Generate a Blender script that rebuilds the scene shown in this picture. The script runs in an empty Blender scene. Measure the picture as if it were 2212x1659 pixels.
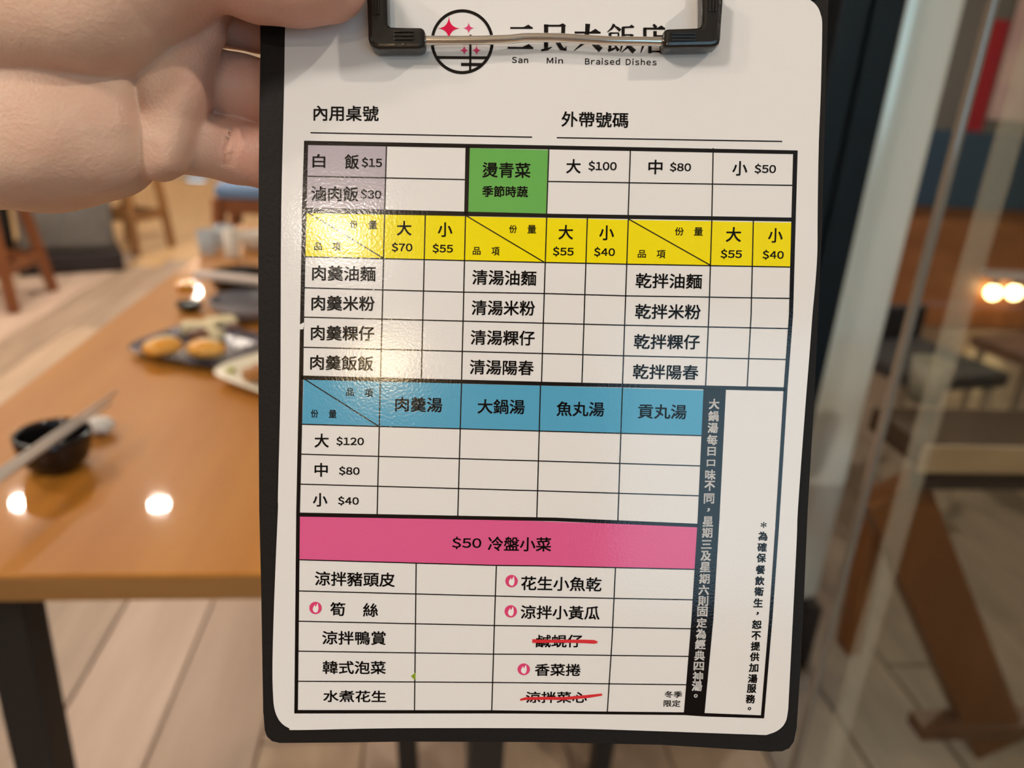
import bpy, bmesh, math, random
import numpy as np
from mathutils import Vector, Matrix
random.seed(4); RNG = np.random.RandomState(4)
SC = bpy.context.scene
COL = SC.collection
D2 = bpy.data

# ------------------------------------------------------------------ camera
FPX, CX, CY = 1660.0, 1106.0, 829.5          # focal length and centre in pixels of a 2212 x 1659 frame
CAMH = 1.22
_n = np.array([820 - CX, 5090 - CY, FPX]); _n /= np.linalg.norm(_n)      # vanishing point of the room's verticals
_up = -_n
_f = np.array([930 - CX, 173 - CY, FPX]); _f = _f - _up * (_f @ _up); _f /= np.linalg.norm(_f)
_r = np.cross(_f, _up)
if _r[0] < 0: _r = -_r
M3 = np.array([_r, _f, _up])                 # camera axes (right, down, forward) -> world
CAM = np.array([0.0, 0.0, CAMH])
cam = D2.cameras.new('camera'); co = D2.objects.new('camera', cam); COL.objects.link(co)
cr, cd, cf = M3[:, 0], M3[:, 1], M3[:, 2]
mw = Matrix.Identity(4)
for i in range(3):
    mw[i][0] = cr[i]; mw[i][1] = -cd[i]; mw[i][2] = -cf[i]; mw[i][3] = CAM[i]
co.matrix_world = mw
cam.sensor_fit = 'HORIZONTAL'; cam.sensor_width = 36.0
cam.lens = FPX / 2212.0 * 36.0
cam.clip_start = 0.01; cam.clip_end = 60
cam.dof.use_dof = True; cam.dof.focus_distance = 0.2195; cam.dof.aperture_fstop = 8.6
SC.camera = co

# ------------------------------------------------------------------ world, exposure
w = D2.worlds.new('world'); SC.world = w; w.use_nodes = True
bg = w.node_tree.nodes['Background']
bg.inputs[0].default_value = (0.50, 0.80, 1.0, 1); bg.inputs[1].default_value = 2.1
SC.view_settings.view_transform = 'Standard'; SC.view_settings.look = 'None'
SC.view_settings.exposure = 0.44; SC.view_settings.gamma = 1.0
SC.view_settings.use_curve_mapping = False
SC.cycles.sample_clamp_indirect = 4.0
SC.cycles.max_bounces = 8
LAMP_L = 900.0                                # radiance of the ceiling downlights
FILL_L = 55.0                                 # radiance of the added fill globe near the clipboard
LAMP_C = (1.0, 0.87, 0.73)

# ------------------------------------------------------------------ helpers
def ray(px, py): return M3 @ np.array([(px - CX) / FPX, (py - CY) / FPX, 1.0])
def atz(px, py, z): d = ray(px, py); return CAM + d * (z - CAMH) / d[2]
def aty(px, py, y): d = ray(px, py); return CAM + d * y / d[1]

def tag(o, label=None, cat=None, group=None, kind=None):
    if label: o['label'] = label
    if cat: o['category'] = cat
    if group: o['group'] = group
    if kind: o['kind'] = kind
    return o
def empty(name, loc=(0, 0, 0), rz=0.0, parent=None):
    o = D2.objects.new(name, None); COL.objects.link(o)
    o.location = loc; o.rotation_euler = (0, 0, rz); o.empty_display_size = 0.02
    if parent: o.parent = parent
    return o
def link(name, bm, mat, parent=None, smooth=False, loc=None, rz=None):
    me = D2.meshes.new(name)
    bmesh.ops.recalc_face_normals(bm, faces=bm.faces)
    bm.to_mesh(me); bm.free()
    if smooth:
        for p in me.polygons: p.use_smooth = True
    if mat: me.materials.append(mat)
    o = D2.objects.new(name, me); COL.objects.link(o)
    if parent: o.parent = parent
    if loc is not None: o.location = loc
    if rz is not None: o.rotation_euler = (0, 0, rz)
    return o
def copy_tree(o, parent=None):
    c = o.copy(); COL.objects.link(c)
    if parent: c.parent = parent
    for ch in list(o.children): copy_tree(ch, c)
    return c
def add_box(bm, c, s, bevel=0.0, rot=None, seg=2):
    r = bmesh.ops.create_cube(bm, size=1.0)
    vs = r['verts']
    m = Matrix.Translation(Vector(c)) @ (rot.to_4x4() if rot is not None else Matrix.Identity(4)) @ Matrix.Diagonal((s[0], s[1], s[2], 1))
    bmesh.ops.transform(bm, matrix=m, verts=vs)
    if bevel:
        es = list({e for v in vs for e in v.link_edges})
        bmesh.ops.bevel(bm, geom=es, offset=bevel, segments=seg, affect='EDGES', profile=0.6)
def box(name, c, s, mat, parent=None, bevel=0.0, rot=None, smooth=False):
    bm = bmesh.new(); add_box(bm, c, s, bevel, rot)
    return link(name, bm, mat, parent, smooth)
def add_bar(bm, p, q, wx, wy, bevel=0.0):
    p, q = Vector(p), Vector(q); d = q - p
    add_box(bm, (p + q) / 2, (wx, wy, d.length), bevel, rot=d.to_track_quat('Z', 'Y').to_matrix())
def add_tube(bm, pts, radii, n=12, caps=True):
    pts = [Vector(p) for p in pts]
    if not hasattr(radii, '__len__'): radii = [radii] * len(pts)
    rings = []; u = None
    for i, p in enumerate(pts):
        t = (pts[min(i + 1, len(pts) - 1)] - pts[max(i - 1, 0)]).normalized()
        if u is None:
            u = t.orthogonal().normalized()
        else:
            u = (u - t * u.dot(t)).normalized()
        v = t.cross(u)
        rings.append([bm.verts.new(p + (u * math.cos(a) + v * math.sin(a)) * radii[i]) for a in [2 * math.pi * k / n for k in range(n)]])
    for a, b in zip(rings, rings[1:]):
        for k in range(n): bm.faces.new((a[k], a[(k + 1) % n], b[(k + 1) % n], b[k]))
    if caps: bm.faces.new(rings[0][::-1]); bm.faces.new(rings[-1])
def add_lathe(bm, prof, n=32, c=(0, 0, 0)):
    rings = []
    for r, z in prof:
        if r < 1e-6: rings.append([bm.verts.new((c[0], c[1], c[2] + z))])
        else: rings.append([bm.verts.new((c[0] + r * math.cos(2 * math.pi * k / n), c[1] + r * math.sin(2 * math.pi * k / n), c[2] + z)) for k in range(n)])
    for a, b in zip(rings, rings[1:]):
        for k in range(n):
            k2 = (k + 1) % n
            if len(a) == 1 and len(b) > 1: bm.faces.new((a[0], b[k2], b[k]))
            elif len(b) == 1 and len(a) > 1: bm.faces.new((a[k], a[k2], b[0]))
            elif len(a) > 1: bm.faces.new((a[k], a[k2], b[k2], b[k]))
def lathe(name, prof, mat, parent=None, n=32, c=(0, 0, 0)):
    bm = bmesh.new(); add_lathe(bm, prof, n, c); return link(name, bm, mat, parent, True)
def catmull(pts, sub=6, closed=False):
    P = [np.array(p, float) for p in pts]; n = len(P); out = []
    for i in range(n if closed else n - 1):
        g = (lambda k: P[k % n]) if closed else (lambda k: P[max(0, min(n - 1, k))])
        p0, p1, p2, p3 = g(i - 1), g(i), g(i + 1), g(i + 2)
        for j in range(sub):
            t = j / sub
            out.append(0.5 * (2 * p1 + (p2 - p0) * t + (2 * p0 - 5 * p1 + 4 * p2 - p3) * t * t + (3 * p1 - p0 - 3 * p2 + p3) * t ** 3))
    if not closed: out.append(P[-1])
    return out
def prism(name, outline, z0, z1, mat, parent=None, bevel=0.0, smooth=False):
    bm = bmesh.new()
    bot = [bm.verts.new((p[0], p[1], z0)) for p in outline]
    top = [bm.verts.new((p[0], p[1], z1)) for p in outline]
    n = len(outline)
    ft = bm.faces.new(top); bm.faces.new(bot[::-1])
    for k in range(n): bm.faces.new((bot[k], bot[(k + 1) % n], top[(k + 1) % n], top[k]))
    if bevel: bmesh.ops.bevel(bm, geom=list(ft.edges), offset=bevel, segments=2, affect='EDGES', profile=0.6)
    return link(name, bm, mat, parent, smooth)

# ------------------------------------------------------------------ materials
def mat(name, col, rough=0.5, metal=0.0, spec=0.5, coat=0.0, coat_rough=0.05, emis=None, estr=0.0, sss=0.0):
    m = D2.materials.new(name); m.use_nodes = True
    b = m.node_tree.nodes['Principled BSDF']
    b.inputs['Base Color'].default_value = (*col, 1); b.inputs['Roughness'].default_value = rough
    b.inputs['Metallic'].default_value = metal; b.inputs['Specular IOR Level'].default_value = spec
    b.inputs['Coat Weight'].default_value = coat; b.inputs['Coat Roughness'].default_value = coat_rough
    if emis: b.inputs['Emission Color'].default_value = (*emis, 1); b.inputs['Emission Strength'].default_value = estr
    if sss:
        b.inputs['Subsurface Weight'].default_value = sss
        b.inputs['Subsurface Radius'].default_value = (1.0, 0.35, 0.2); b.inputs['Subsurface Scale'].default_value = 0.004
    return m
def nd(m, t, **kw):
    n = m.node_tree.nodes.new(t)
    for k, v in kw.items():
        if k in n.inputs: n.inputs[k].default_value = v
        else: setattr(n, k, v)
    return n
def noise_col(m, c1, c2, scale=(1, 1, 1), nscale=5.0, detail=4, lo=0.3, hi=0.7, extra=None):
    nt = m.node_tree; L = nt.links; b = nt.nodes['Principled BSDF']
    tc = nd(m, 'ShaderNodeTexCoord'); mp = nd(m, 'ShaderNodeMapping'); mp.inputs['Scale'].default_value = scale
    L.new(tc.outputs['Object'], mp.inputs[0])
    nz = nd(m, 'ShaderNodeTexNoise'); nz.inputs['Scale'].default_value = nscale; nz.inputs['Detail'].default_value = detail
    L.new(mp.outputs[0], nz.inputs['Vector'])
    rp = nd(m, 'ShaderNodeValToRGB')
    rp.color_ramp.elements[0].position = lo; rp.color_ramp.elements[0].color = (*c1, 1)
    rp.color_ramp.elements[1].position = hi; rp.color_ramp.elements[1].color = (*c2, 1)
    if extra:
        for p, c in extra:
            e = rp.color_ramp.elements.new(p); e.color = (*c, 1)
    L.new(nz.outputs['Fac'], rp.inputs[0]); L.new(rp.outputs[0], b.inputs['Base Color'])
    return mp
def bump(m, scale, strength, dist=0.001, detail=2, chain=None, typ='ShaderNodeTexNoise'):
    nt = m.node_tree; L = nt.links; b = nt.nodes['Principled BSDF']
    tc = nd(m, 'ShaderNodeTexCoord'); nz = nd(m, typ); nz.inputs['Scale'].default_value = scale
    if 'Detail' in nz.inputs: nz.inputs['Detail'].default_value = detail
    L.new(tc.outputs['Object'], nz.inputs['Vector'])
    bp = nd(m, 'ShaderNodeBump'); bp.inputs['Strength'].default_value = strength; bp.inputs['Distance'].default_value = dist
    L.new(nz.outputs[0], bp.inputs['Height'])
    if chain: L.new(chain.outputs[0], bp.inputs['Normal'])
    L.new(bp.outputs[0], b.inputs['Normal'])
    if b.inputs['Coat Weight'].default_value > 0: L.new(bp.outputs[0], b.inputs['Coat Normal'])
    return bp
def laminate(name, col, rough=0.12):
    m = mat(name, col, rough, spec=0.42)
    b1 = bump(m, 38.0, 1.0, 0.00016, 1)
    bump(m, 1300.0, 1.0, 0.000022, 2, chain=b1)
    return m

PAPER = laminate('laminated_paper', (0.80, 0.785, 0.772))
INK = laminate('black_ink', (0.006, 0.004, 0.004))
WINK = laminate('white_ink', (0.86, 0.85, 0.84))
GREYC = laminate('lilac_grey_print', (0.47, 0.42, 0.47))
GREENC = laminate('green_print', (0.14, 0.43, 0.09))
YELC = laminate('yellow_print', (0.90, 0.76, 0.0))
BLUEC = laminate('blue_print', (0.09, 0.37, 0.58))
PINKC = laminate('pink_print', (0.74, 0.115, 0.29))
CRIM = laminate('crimson_print', (0.72, 0.005, 0.07))
ROSE = laminate('rose_print', (0.72, 0.06, 0.18))
REDM = laminate('red_marker', (0.68, 0.025, 0.03), 0.3)
GREENSPECK = laminate('green_speck', (0.25, 0.36, 0.01), 0.4)
BOARD = mat('black_board', (0.013, 0.011, 0.010), 0.5, spec=0.14)
bump(BOARD, 900.0, 0.6, 0.0002, 2)
BLKPL = mat('black_plastic', (0.010, 0.009, 0.008), 0.2, spec=0.6); bump(BLKPL, 700.0, 0.5, 0.00012, 2)
CHROME = mat('chrome_wire', (0.78, 0.74, 0.68), 0.16, metal=1.0)
STEEL = mat('black_steel', (0.011, 0.010, 0.010), 0.5)

# ------------------------------------------------------------------ the room
WALLM = mat('warm_wall_paint', (0.62, 0.53, 0.43), 0.7); bump(WALLM, 60, 0.15, 0.002)
CEILM = mat('ceiling_paint', (0.75, 0.70, 0.62), 0.8); bump(CEILM, 40, 0.15, 0.002)
SUBF = mat('floor_bed', (0.22, 0.16, 0.12), 0.8); bump(SUBF, 40, 0.1, 0.002)
X0, X1, Y0, Y1, ZC = -4.6, 4.4, -3.6, 9.2, 2.7
fl = box('floor', ((X0 + X1) / 2, (Y0 + Y1) / 2, -0.06), (X1 - X0, Y1 - Y0, 0.10), SUBF); tag(fl, kind='structure')
ce = box('ceiling', ((X0 + X1) / 2, (Y0 + Y1) / 2, ZC + 0.05), (X1 - X0, Y1 - Y0, 0.10), CEILM); tag(ce, kind='structure')
tag(box('wall_left', (X0 - 0.05, (Y0 + Y1) / 2, ZC / 2), (0.1, Y1 - Y0, ZC), WALLM), kind='structure')
tag(box('wall_right', (X1 + 0.05, (Y0 + Y1) / 2, ZC / 2), (0.1, Y1 - Y0, ZC), WALLM), kind='structure')
tag(box('wall_front', ((X0 + X1) / 2, Y1 + 0.05, ZC / 2), (X1 - X0, 0.1, ZC), WALLM), kind='structure')
WX0, WX1, WZ0, WZ1 = 0.18, 2.9, 0.95, 2.5     # the shop window behind the camera
bm = bmesh.new(); yb = Y0 - 0.06
add_box(bm, ((X0 + WX0) / 2, yb, ZC / 2), (WX0 - X0, 0.12, ZC)); add_box(bm, ((WX1 + X1) / 2, yb, ZC / 2), (X1 - WX1, 0.12, ZC))
add_box(bm, ((WX0 + WX1) / 2, yb, WZ0 / 2), (WX1 - WX0, 0.12, WZ0)); add_box(bm, ((WX0 + WX1) / 2, yb, (WZ1 + ZC) / 2), (WX1 - WX0, 0.12, ZC - WZ1))
BACKM = mat('brown_back_wall', (0.16, 0.12, 0.095), 0.7); bump(BACKM, 60, 0.15, 0.002)
tag(link('wall_back', bm, BACKM), kind='structure')
FRM = mat('black_window_frame', (0.02, 0.02, 0.022), 0.4); bump(FRM, 80, 0.05, 0.001)
win = tag(empty('window_1', ((WX0 + WX1) / 2, yb, WZ0)), kind='structure')
bm = bmesh.new(); ww, wh = WX1 - WX0, WZ1 - WZ0
for sx in (-1, 0, 1): add_box(bm, (sx * (ww / 2 - 0.03), 0, wh / 2), (0.06, 0.07, wh))
for z in (0.03, wh - 0.03): add_box(bm, (0, 0, z), (ww, 0.068, 0.06))
link('window_frame', bm, FRM, win)
def pane_mat(name, refl=1.0, tint=(1, 1, 1)):
    m = D2.materials.new(name); m.use_nodes = True; nt = m.node_tree
    nt.nodes.remove(nt.nodes['Principled BSDF'])
    tr = nd(m, 'ShaderNodeBsdfTransparent'); tr.inputs[0].default_value = (*tint, 1)
    gl = nd(m, 'ShaderNodeBsdfGlossy'); gl.inputs['Roughness'].default_value = 0.03
    fr = nd(m, 'ShaderNodeFresnel'); fr.inputs[0].default_value = 1.45
    mx = nd(m, 'ShaderNodeMixShader')
    geo = nd(m, 'ShaderNodeNewGeometry'); inv = nd(m, 'ShaderNodeMath', operation='SUBTRACT'); inv.inputs[0].default_value = 1.0
    mul = nd(m, 'ShaderNodeMath', operation='MULTIPLY')
    nt.links.new(geo.outputs['Backfacing'], inv.inputs[1]); nt.links.new(inv.outputs[0], mul.inputs[0]); nt.links.new(fr.outputs[0], mul.inputs[1])
    nt.links.new(mul.outputs[0], mx.inputs[0]); nt.links.new(tr.outputs[0], mx.inputs[1]); nt.links.new(gl.outputs[0], mx.inputs[2])
    nt.links.new(mx.outputs[0], nt.nodes['Material Output'].inputs[0])
    return m
GLASS = pane_mat('clear_glass')
for sx in (-1, 1): box('window_pane', (sx * (ww / 4 - 0.01), 0, wh / 2), (ww / 2 - 0.08, 0.008, wh - 0.12), GLASS, win)

# floor planks: each one a piece of its own, laid along the room
PL = []
for i, (a, b) in enumerate([((0.40, 0.29, 0.20), (0.55, 0.41, 0.29)), ((0.46, 0.335, 0.255), (0.58, 0.44, 0.34)), ((0.29, 0.21, 0.15), (0.42, 0.31, 0.225)), ((0.43, 0.31, 0.23), (0.50, 0.37, 0.28))]):
    m = mat('floor_plank_wood_%s' % 'abcd'[i], a, 0.42, spec=0.4); noise_col(m, a, b, (6, 0.7, 1), 3.0, 5); PL.append(m)
DIMP = mat('dimmed_plank_wood', (0.16, 0.12, 0.085), 0.4); noise_col(DIMP, (0.13, 0.10, 0.07), (0.21, 0.165, 0.12), (6, 0.7, 1), 3.0, 5)  # dim light on the floor put into a darker wood colour
WARMP = mat('warm_lit_plank_wood', (0.6, 0.40, 0.20), 0.5); noise_col(WARMP, (0.52, 0.33, 0.15), (0.66, 0.44, 0.22), (6, 0.7, 1), 3.0, 5)  # warm light on the far floor put into the board colour
pw, pl = 0.20, 1.5
bm = bmesh.new(); add_box(bm, (0, 0, 0), (pw - 0.004, pl - 0.004, 0.012), 0.002, seg=1)
base_me = D2.meshes.new('plank'); bmesh.ops.recalc_face_normals(bm, faces=bm.faces); bm.to_mesh(base_me); bm.free()
pms = []
for m in PL + [WARMP, DIMP]:
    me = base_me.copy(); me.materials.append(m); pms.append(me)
nx = 38; cnt = 0
for i in range(nx):
    x = -4.5 + pw * (i + 0.5)
    off = RNG.uniform(0, pl)
    y = -0.2 - off
    while y < 8.6 and cnt < 300:
        yc = y + pl / 2
        if yc > -0.6:
            px = M3.T @ (np.array([x, yc, 0]) - CAM)
            if px[2] > 0 and abs(px[0] / px[2]) < 0.95:
                k = RNG.randint(4); k = 4 if yc > 5.6 else (5 if x > 0.72 else k)   # dim light beyond the glass put into darker boards
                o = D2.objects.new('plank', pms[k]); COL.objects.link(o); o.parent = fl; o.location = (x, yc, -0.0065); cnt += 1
        y += pl

# downlights in the ceiling: some mirrored in table and card, the rest added fill
DLT = mat('downlight_trim', (0.75, 0.73, 0.70), 0.4); bump(DLT, 90, 0.05, 0.001)
DLE = mat('downlight_lens', (1, 1, 1), 0.5, emis=LAMP_C, estr=LAMP_L)
def downlight(x, y, lab='', r=0.05):
    d = empty('ceiling_downlight', (x, y, ZC)); tag(d, lab, 'light', 'round downlights in the ceiling')
    lathe('trim', [(r + 0.022, 0.0), (r + 0.022, -0.008), (r + 0.002, -0.012), (r + 0.002, -0.002)], DLT, d, 24)
    lathe('lens', [(0, -0.004), (r, -0.004), (r, -0.002), (0, -0.002)], DLE, d, 20)
DLS = [(-2.285, 4.12), (-1.52, 4.10), (-1.19, -3.09), (-2.0, 1.9), (-2.9, 3.0), (-0.6, 6.0), (-2.4, -0.6), (1.35, -0.5), (2.5, 2.9)]  # two rightmost added, out of view, to brighten pillar and counter
_P = atz(425, 632, 0.75); _d = ray(425, 632) * np.array([1, 1, -1]); _q = _P + _d * (ZC - 0.75) / _d[2]; DLS.append((_q[0], min(_q[1], Y1 - 0.3)))
for i, (x, y) in enumerate(DLS):
    downlight(x, y, r=0.046 if (x, y) == (1.35, -0.5) else 0.05, lab='round white recessed downlight glowing warm in the ceiling above the restaurant, some added as fill')

pn = empty('pendant_lamp', (-0.87, -3.0, 1.98)); tag(pn, 'round warm glass pendant lamp hanging on a cord behind the viewer', 'lamp')
bm = bmesh.new(); bmesh.ops.create_uvsphere(bm, u_segments=20, v_segments=12, radius=0.075); link('globe', bm, mat('pendant_glow', (1, 1, 1), 0.5, emis=(1.0, 0.74, 0.42), estr=60.0), pn, True)
bm = bmesh.new(); add_tube(bm, [(0, 0, 0.07), (0, 0, ZC - 1.98)], 0.004, 8); link('cord', bm, FRM, pn, True)

pn = empty('pendant_lamp', (-0.72, -0.42, 1.92)); tag(pn, 'white globe added out of view as fill light near the hand and clipboard', 'lamp')  # fill globe added out of view, lifts the card more than the floor
bm = bmesh.new(); bmesh.ops.create_uvsphere(bm, u_segments=24, v_segments=14, radius=0.085); link('globe', bm, mat('added_fill_glow', (1, 1, 1), 0.5, emis=(1.0, 0.90, 0.80), estr=FILL_L), pn, True)
bm = bmesh.new(); add_tube(bm, [(0, 0, 0.08), (0, 0, ZC - 1.92)], 0.004, 8); link('cord', bm, FRM, pn, True)

# ------------------------------------------------------------------ card frame: plane of the laminated sheet
_v = np.array([-855, 24464, FPX]); _v /= np.linalg.norm(_v)
_h = np.array([1, .016, .012]); _h -= _v * (_h @ _v); _h /= np.linalg.norm(_h)
EX, EY = M3 @ _h, M3 @ (-_v)
EZ = np.cross(EX, EY)
CD = 0.2195
P0 = CAM + M3[:, 2] * CD
CARD = Matrix.Identity(4)
for i in range(3):
    CARD[i][0] = EX[i]; CARD[i][1] = EY[i]; CARD[i][2] = EZ[i]; CARD[i][3] = P0[i]
def K(px, py, z=0.0):
    d = ray(px, py); q = P0 + EZ * z
    p = CAM + d * (((q - CAM) @ EZ) / (d @ EZ)) - P0
    return np.array([p @ EX, p @ EY])
def K3(px, py, z=0.0):
    k = K(px, py, z); return np.array([k[0], k[1], z])
MM = CD / FPX                                  # metres per pixel on the card

clip = empty('clipboard'); clip.matrix_world = CARD
tag(clip, 'black clipboard with wire bail clip held up by the hand', 'clipboard')
card = empty('menu_card'); card.matrix_world = CARD
tag(card, 'white laminated order card with coloured price grid clamped on the clipboard', 'menu')

bo = [(562, 40), (562.4, 115), (560, 250), (558.8, 402), (558, 600), (558.5, 850), (560, 1100), (564, 1268), (566.5, 1420), (568.4, 1538), (571, 1578), (576, 1592), (587, 1602), (603.8, 1606),
      (740, 1604), (876.8, 1602), (1160, 1603), (1429.6, 1609), (1560, 1617), (1665.6, 1624), (1690, 1624), (1706, 1617), (1715.5, 1603), (1721, 1572),
      (1729.6, 1437), (1736.3, 1302), (1744.8, 1100), (1757.5, 891), (1767.6, 680), (1776, 490), (1783.5, 200), (1789.5, 0), (1793, -120), (1791, -150), (1777, -166), (1750, -172),
      (1150, -184), (610, -190), (580, -186), (565, -172), (560, -150), (561, -60)]
prism('board', [K(*p, -0.0006) for p in bo], -0.0038, -0.0006, BOARD, clip, bevel=0.0004)
so = [(621, 20), (616, 54), (613.5, 200), (607.7, 449), (606.3, 680), (605.4, 862), (600.5, 1065), (600.4, 1100), (595.4, 1218), (591, 1336), (588.6, 1437), (589.7, 1497.7), (593.7, 1534.8), (607.2, 1561.7), (627.4, 1574), (645, 1577),
      (863, 1573), (1200, 1573.5), (1396, 1578.6), (1632, 1587), (1655.4, 1587), (1679, 1578.6), (1696, 1561.7), (1702, 1536), (1704, 1504), (1712.7, 1336), (1721, 1167), (1724, 1094), (1738.7, 891), (1749, 760), (1755, 680), (1761, 615), (1765.5, 547), (1766, 480), (1767, 400), (1769, 300), (1773, 200), (1776, 60), (1773, 32), (1764, 12), (1747, -1),
      (1720, -6), (1150, -18), (690, -26), (650, -20), (632, -6)]
prism('laminated_sheet', catmull([K(*p, 0.0) for p in so], 4, True), -0.00055, 0.0, PAPER, card, bevel=0.00012)

# ---- print: flat ink a few hundredths of a millimetre proud of the sheet
ZF, ZL, ZT, ZM = 0.00003, 0.00006, 0.00009, 0.00012
def flat(name, polys, z, m, lab=None, parent=card):
    bm = bmesh.new()
    for poly in polys:
        f = bm.faces.new([bm.verts.new((p[0], p[1], z)) for p in poly])
        f.normal_update()
        if f.normal.z < 0: f.normal_flip()
    me = D2.meshes.new(name); bm.to_mesh(me); bm.free(); me.materials.append(m)
    o = D2.objects.new(name, me); COL.objects.link(o); o.parent = parent
    if lab: o['label'] = lab
    return o
def brush(pts, widths):
    """pixel polyline with widths in pixels -> list of quads in card space"""
    P = [K(*p) for p in pts]
    if not hasattr(widths, '__len__'): widths = [widths] * len(P)
    L, R = [], []
    for i in range(len(P)):
        t = P[min(i + 1, len(P) - 1)] - P[max(i - 1, 0)]; t /= np.linalg.norm(t); n = np.array([-t[1], t[0]]) * widths[i] * MM / 2
        L.append(P[i] + n); R.append(P[i] - n)
    return [[L[i], L[i + 1], R[i + 1], R[i]] for i in range(len(P) - 1)]
def quad(*p): return [K(*q) for q in p]

# coloured cells
cells = [
 ('lilac_cell', GREYC, [(665.5, 313), (835, 317), (833, 385), (664, 381)]), ('lilac_cell', GREYC, [(664, 381), (833, 385), (831, 453), (662, 450)]),
 ('green_cell', GREENC, [(1014.9, 320), (1185.5, 324), (1180.8, 463), (1011, 458)]),
 ('yellow_cell', YELC, [(661, 459), (831, 463), (827.7, 558.5), (659.8, 554.7)]), ('yellow_cell', YELC, [(831, 463), (918.8, 465), (916.3, 560.5), (827.7, 558.5)]), ('yellow_cell', YELC, [(918.8, 465), (1005.6, 467.5), (1003.5, 562.5), (916.3, 560.5)]),
 ('yellow_cell', YELC, [(1005.6, 467.5), (1181, 471), (1177, 567.2), (1003.5, 562.5)]), ('yellow_cell', YELC, [(1181, 471), (1268.8, 473), (1265.6, 569), (1177, 567.2)]), ('yellow_cell', YELC, [(1268.8, 473), (1357.3, 475), (1353.8, 570.7), (1265.6, 569)]),
 ('yellow_cell', YELC, [(1357.3, 475), (1537.6, 478), (1534, 574), (1353.8, 570.7)]), ('yellow_cell', YELC, [(1537.6, 478), (1627.3, 480), (1625, 575.6), (1534, 574)]), ('yellow_cell', YELC, [(1627.3, 480), (1713, 481), (1710, 577), (1625, 575.6)]),
 ('blue_cell', BLUEC, [(656, 819), (822, 823), (820, 921.3), (653, 916.4)]), ('blue_cell', BLUEC, [(822, 823), (997, 829), (993.8, 926.2), (820, 921.3)]), ('blue_cell', BLUEC, [(997, 829), (1167.6, 833), (1165, 931), (993.8, 926.2)]),
 ('blue_cell', BLUEC, [(1167.6, 833), (1344.6, 838), (1341, 936), (1165, 931)]), ('blue_cell', BLUEC, [(1344.6, 838), (1520, 843), (1516, 941), (1341, 936)]),
 ('pink_cell', PINKC, [(648, 1114), (1080, 1123), (1506, 1137), (1501, 1230), (1072, 1221.4), (645.3, 1209)])]
for n, m, q in cells: flat(n, [quad(*q)], ZF, m)

# heavy bars of the table
bars = [quad((657, 304), (1200, 314.5), (1723, 325), (1713, 333), (1200, 323), (665.6, 313.4)),
        quad((657, 304), (665.6, 313.4), (657, 680), (655, 819), (648, 1106), (643.6, 1534), (635.8, 1541), (640, 1106), (646, 819), (648.6, 680), (652.6, 449)),
        quad((1723, 325), (1713, 680), (1701.5, 834), (1682.5, 1140), (1668.5, 1336), (1650.4, 1551.6), (1643.6, 1545), (1661, 1336), (1674.5, 1140), (1693, 834), (1704, 680), (1713, 333)),
        quad((660, 448.6), (1200, 461.9), (1713, 470), (1712, 478.6), (1200, 470.5), (660, 460.4)),
        quad((650, 811), (1200, 825.3), (1697, 836.6), (1696, 845), (1200, 833.6), (650, 820)),
        quad((643, 1107), (1200, 1118), (1508, 1131.3), (1507, 1139), (1200, 1125.8), (643, 1115.7)),
        quad((635.8, 1533.5), (1062, 1534), (1160, 1535.2), (1477, 1538.5), (1522, 1540), (1645, 1545), (1650.4, 1551.6), (1522, 1547.5), (1477, 1544.5), (1160, 1541.5), (1062, 1541), (635.8, 1541)),
        quad((1005.6, 316), (1014.9, 316), (1011.4, 464), (1002.7, 464)),
        quad((1519.7, 840), (1568, 842), (1554, 1120), (1541, 1336), (1521.6, 1543), (1477, 1541), (1493.5, 1338), (1507, 1120))]
flat('table_frame', bars, ZL, INK)
TH = 2.5
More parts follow.
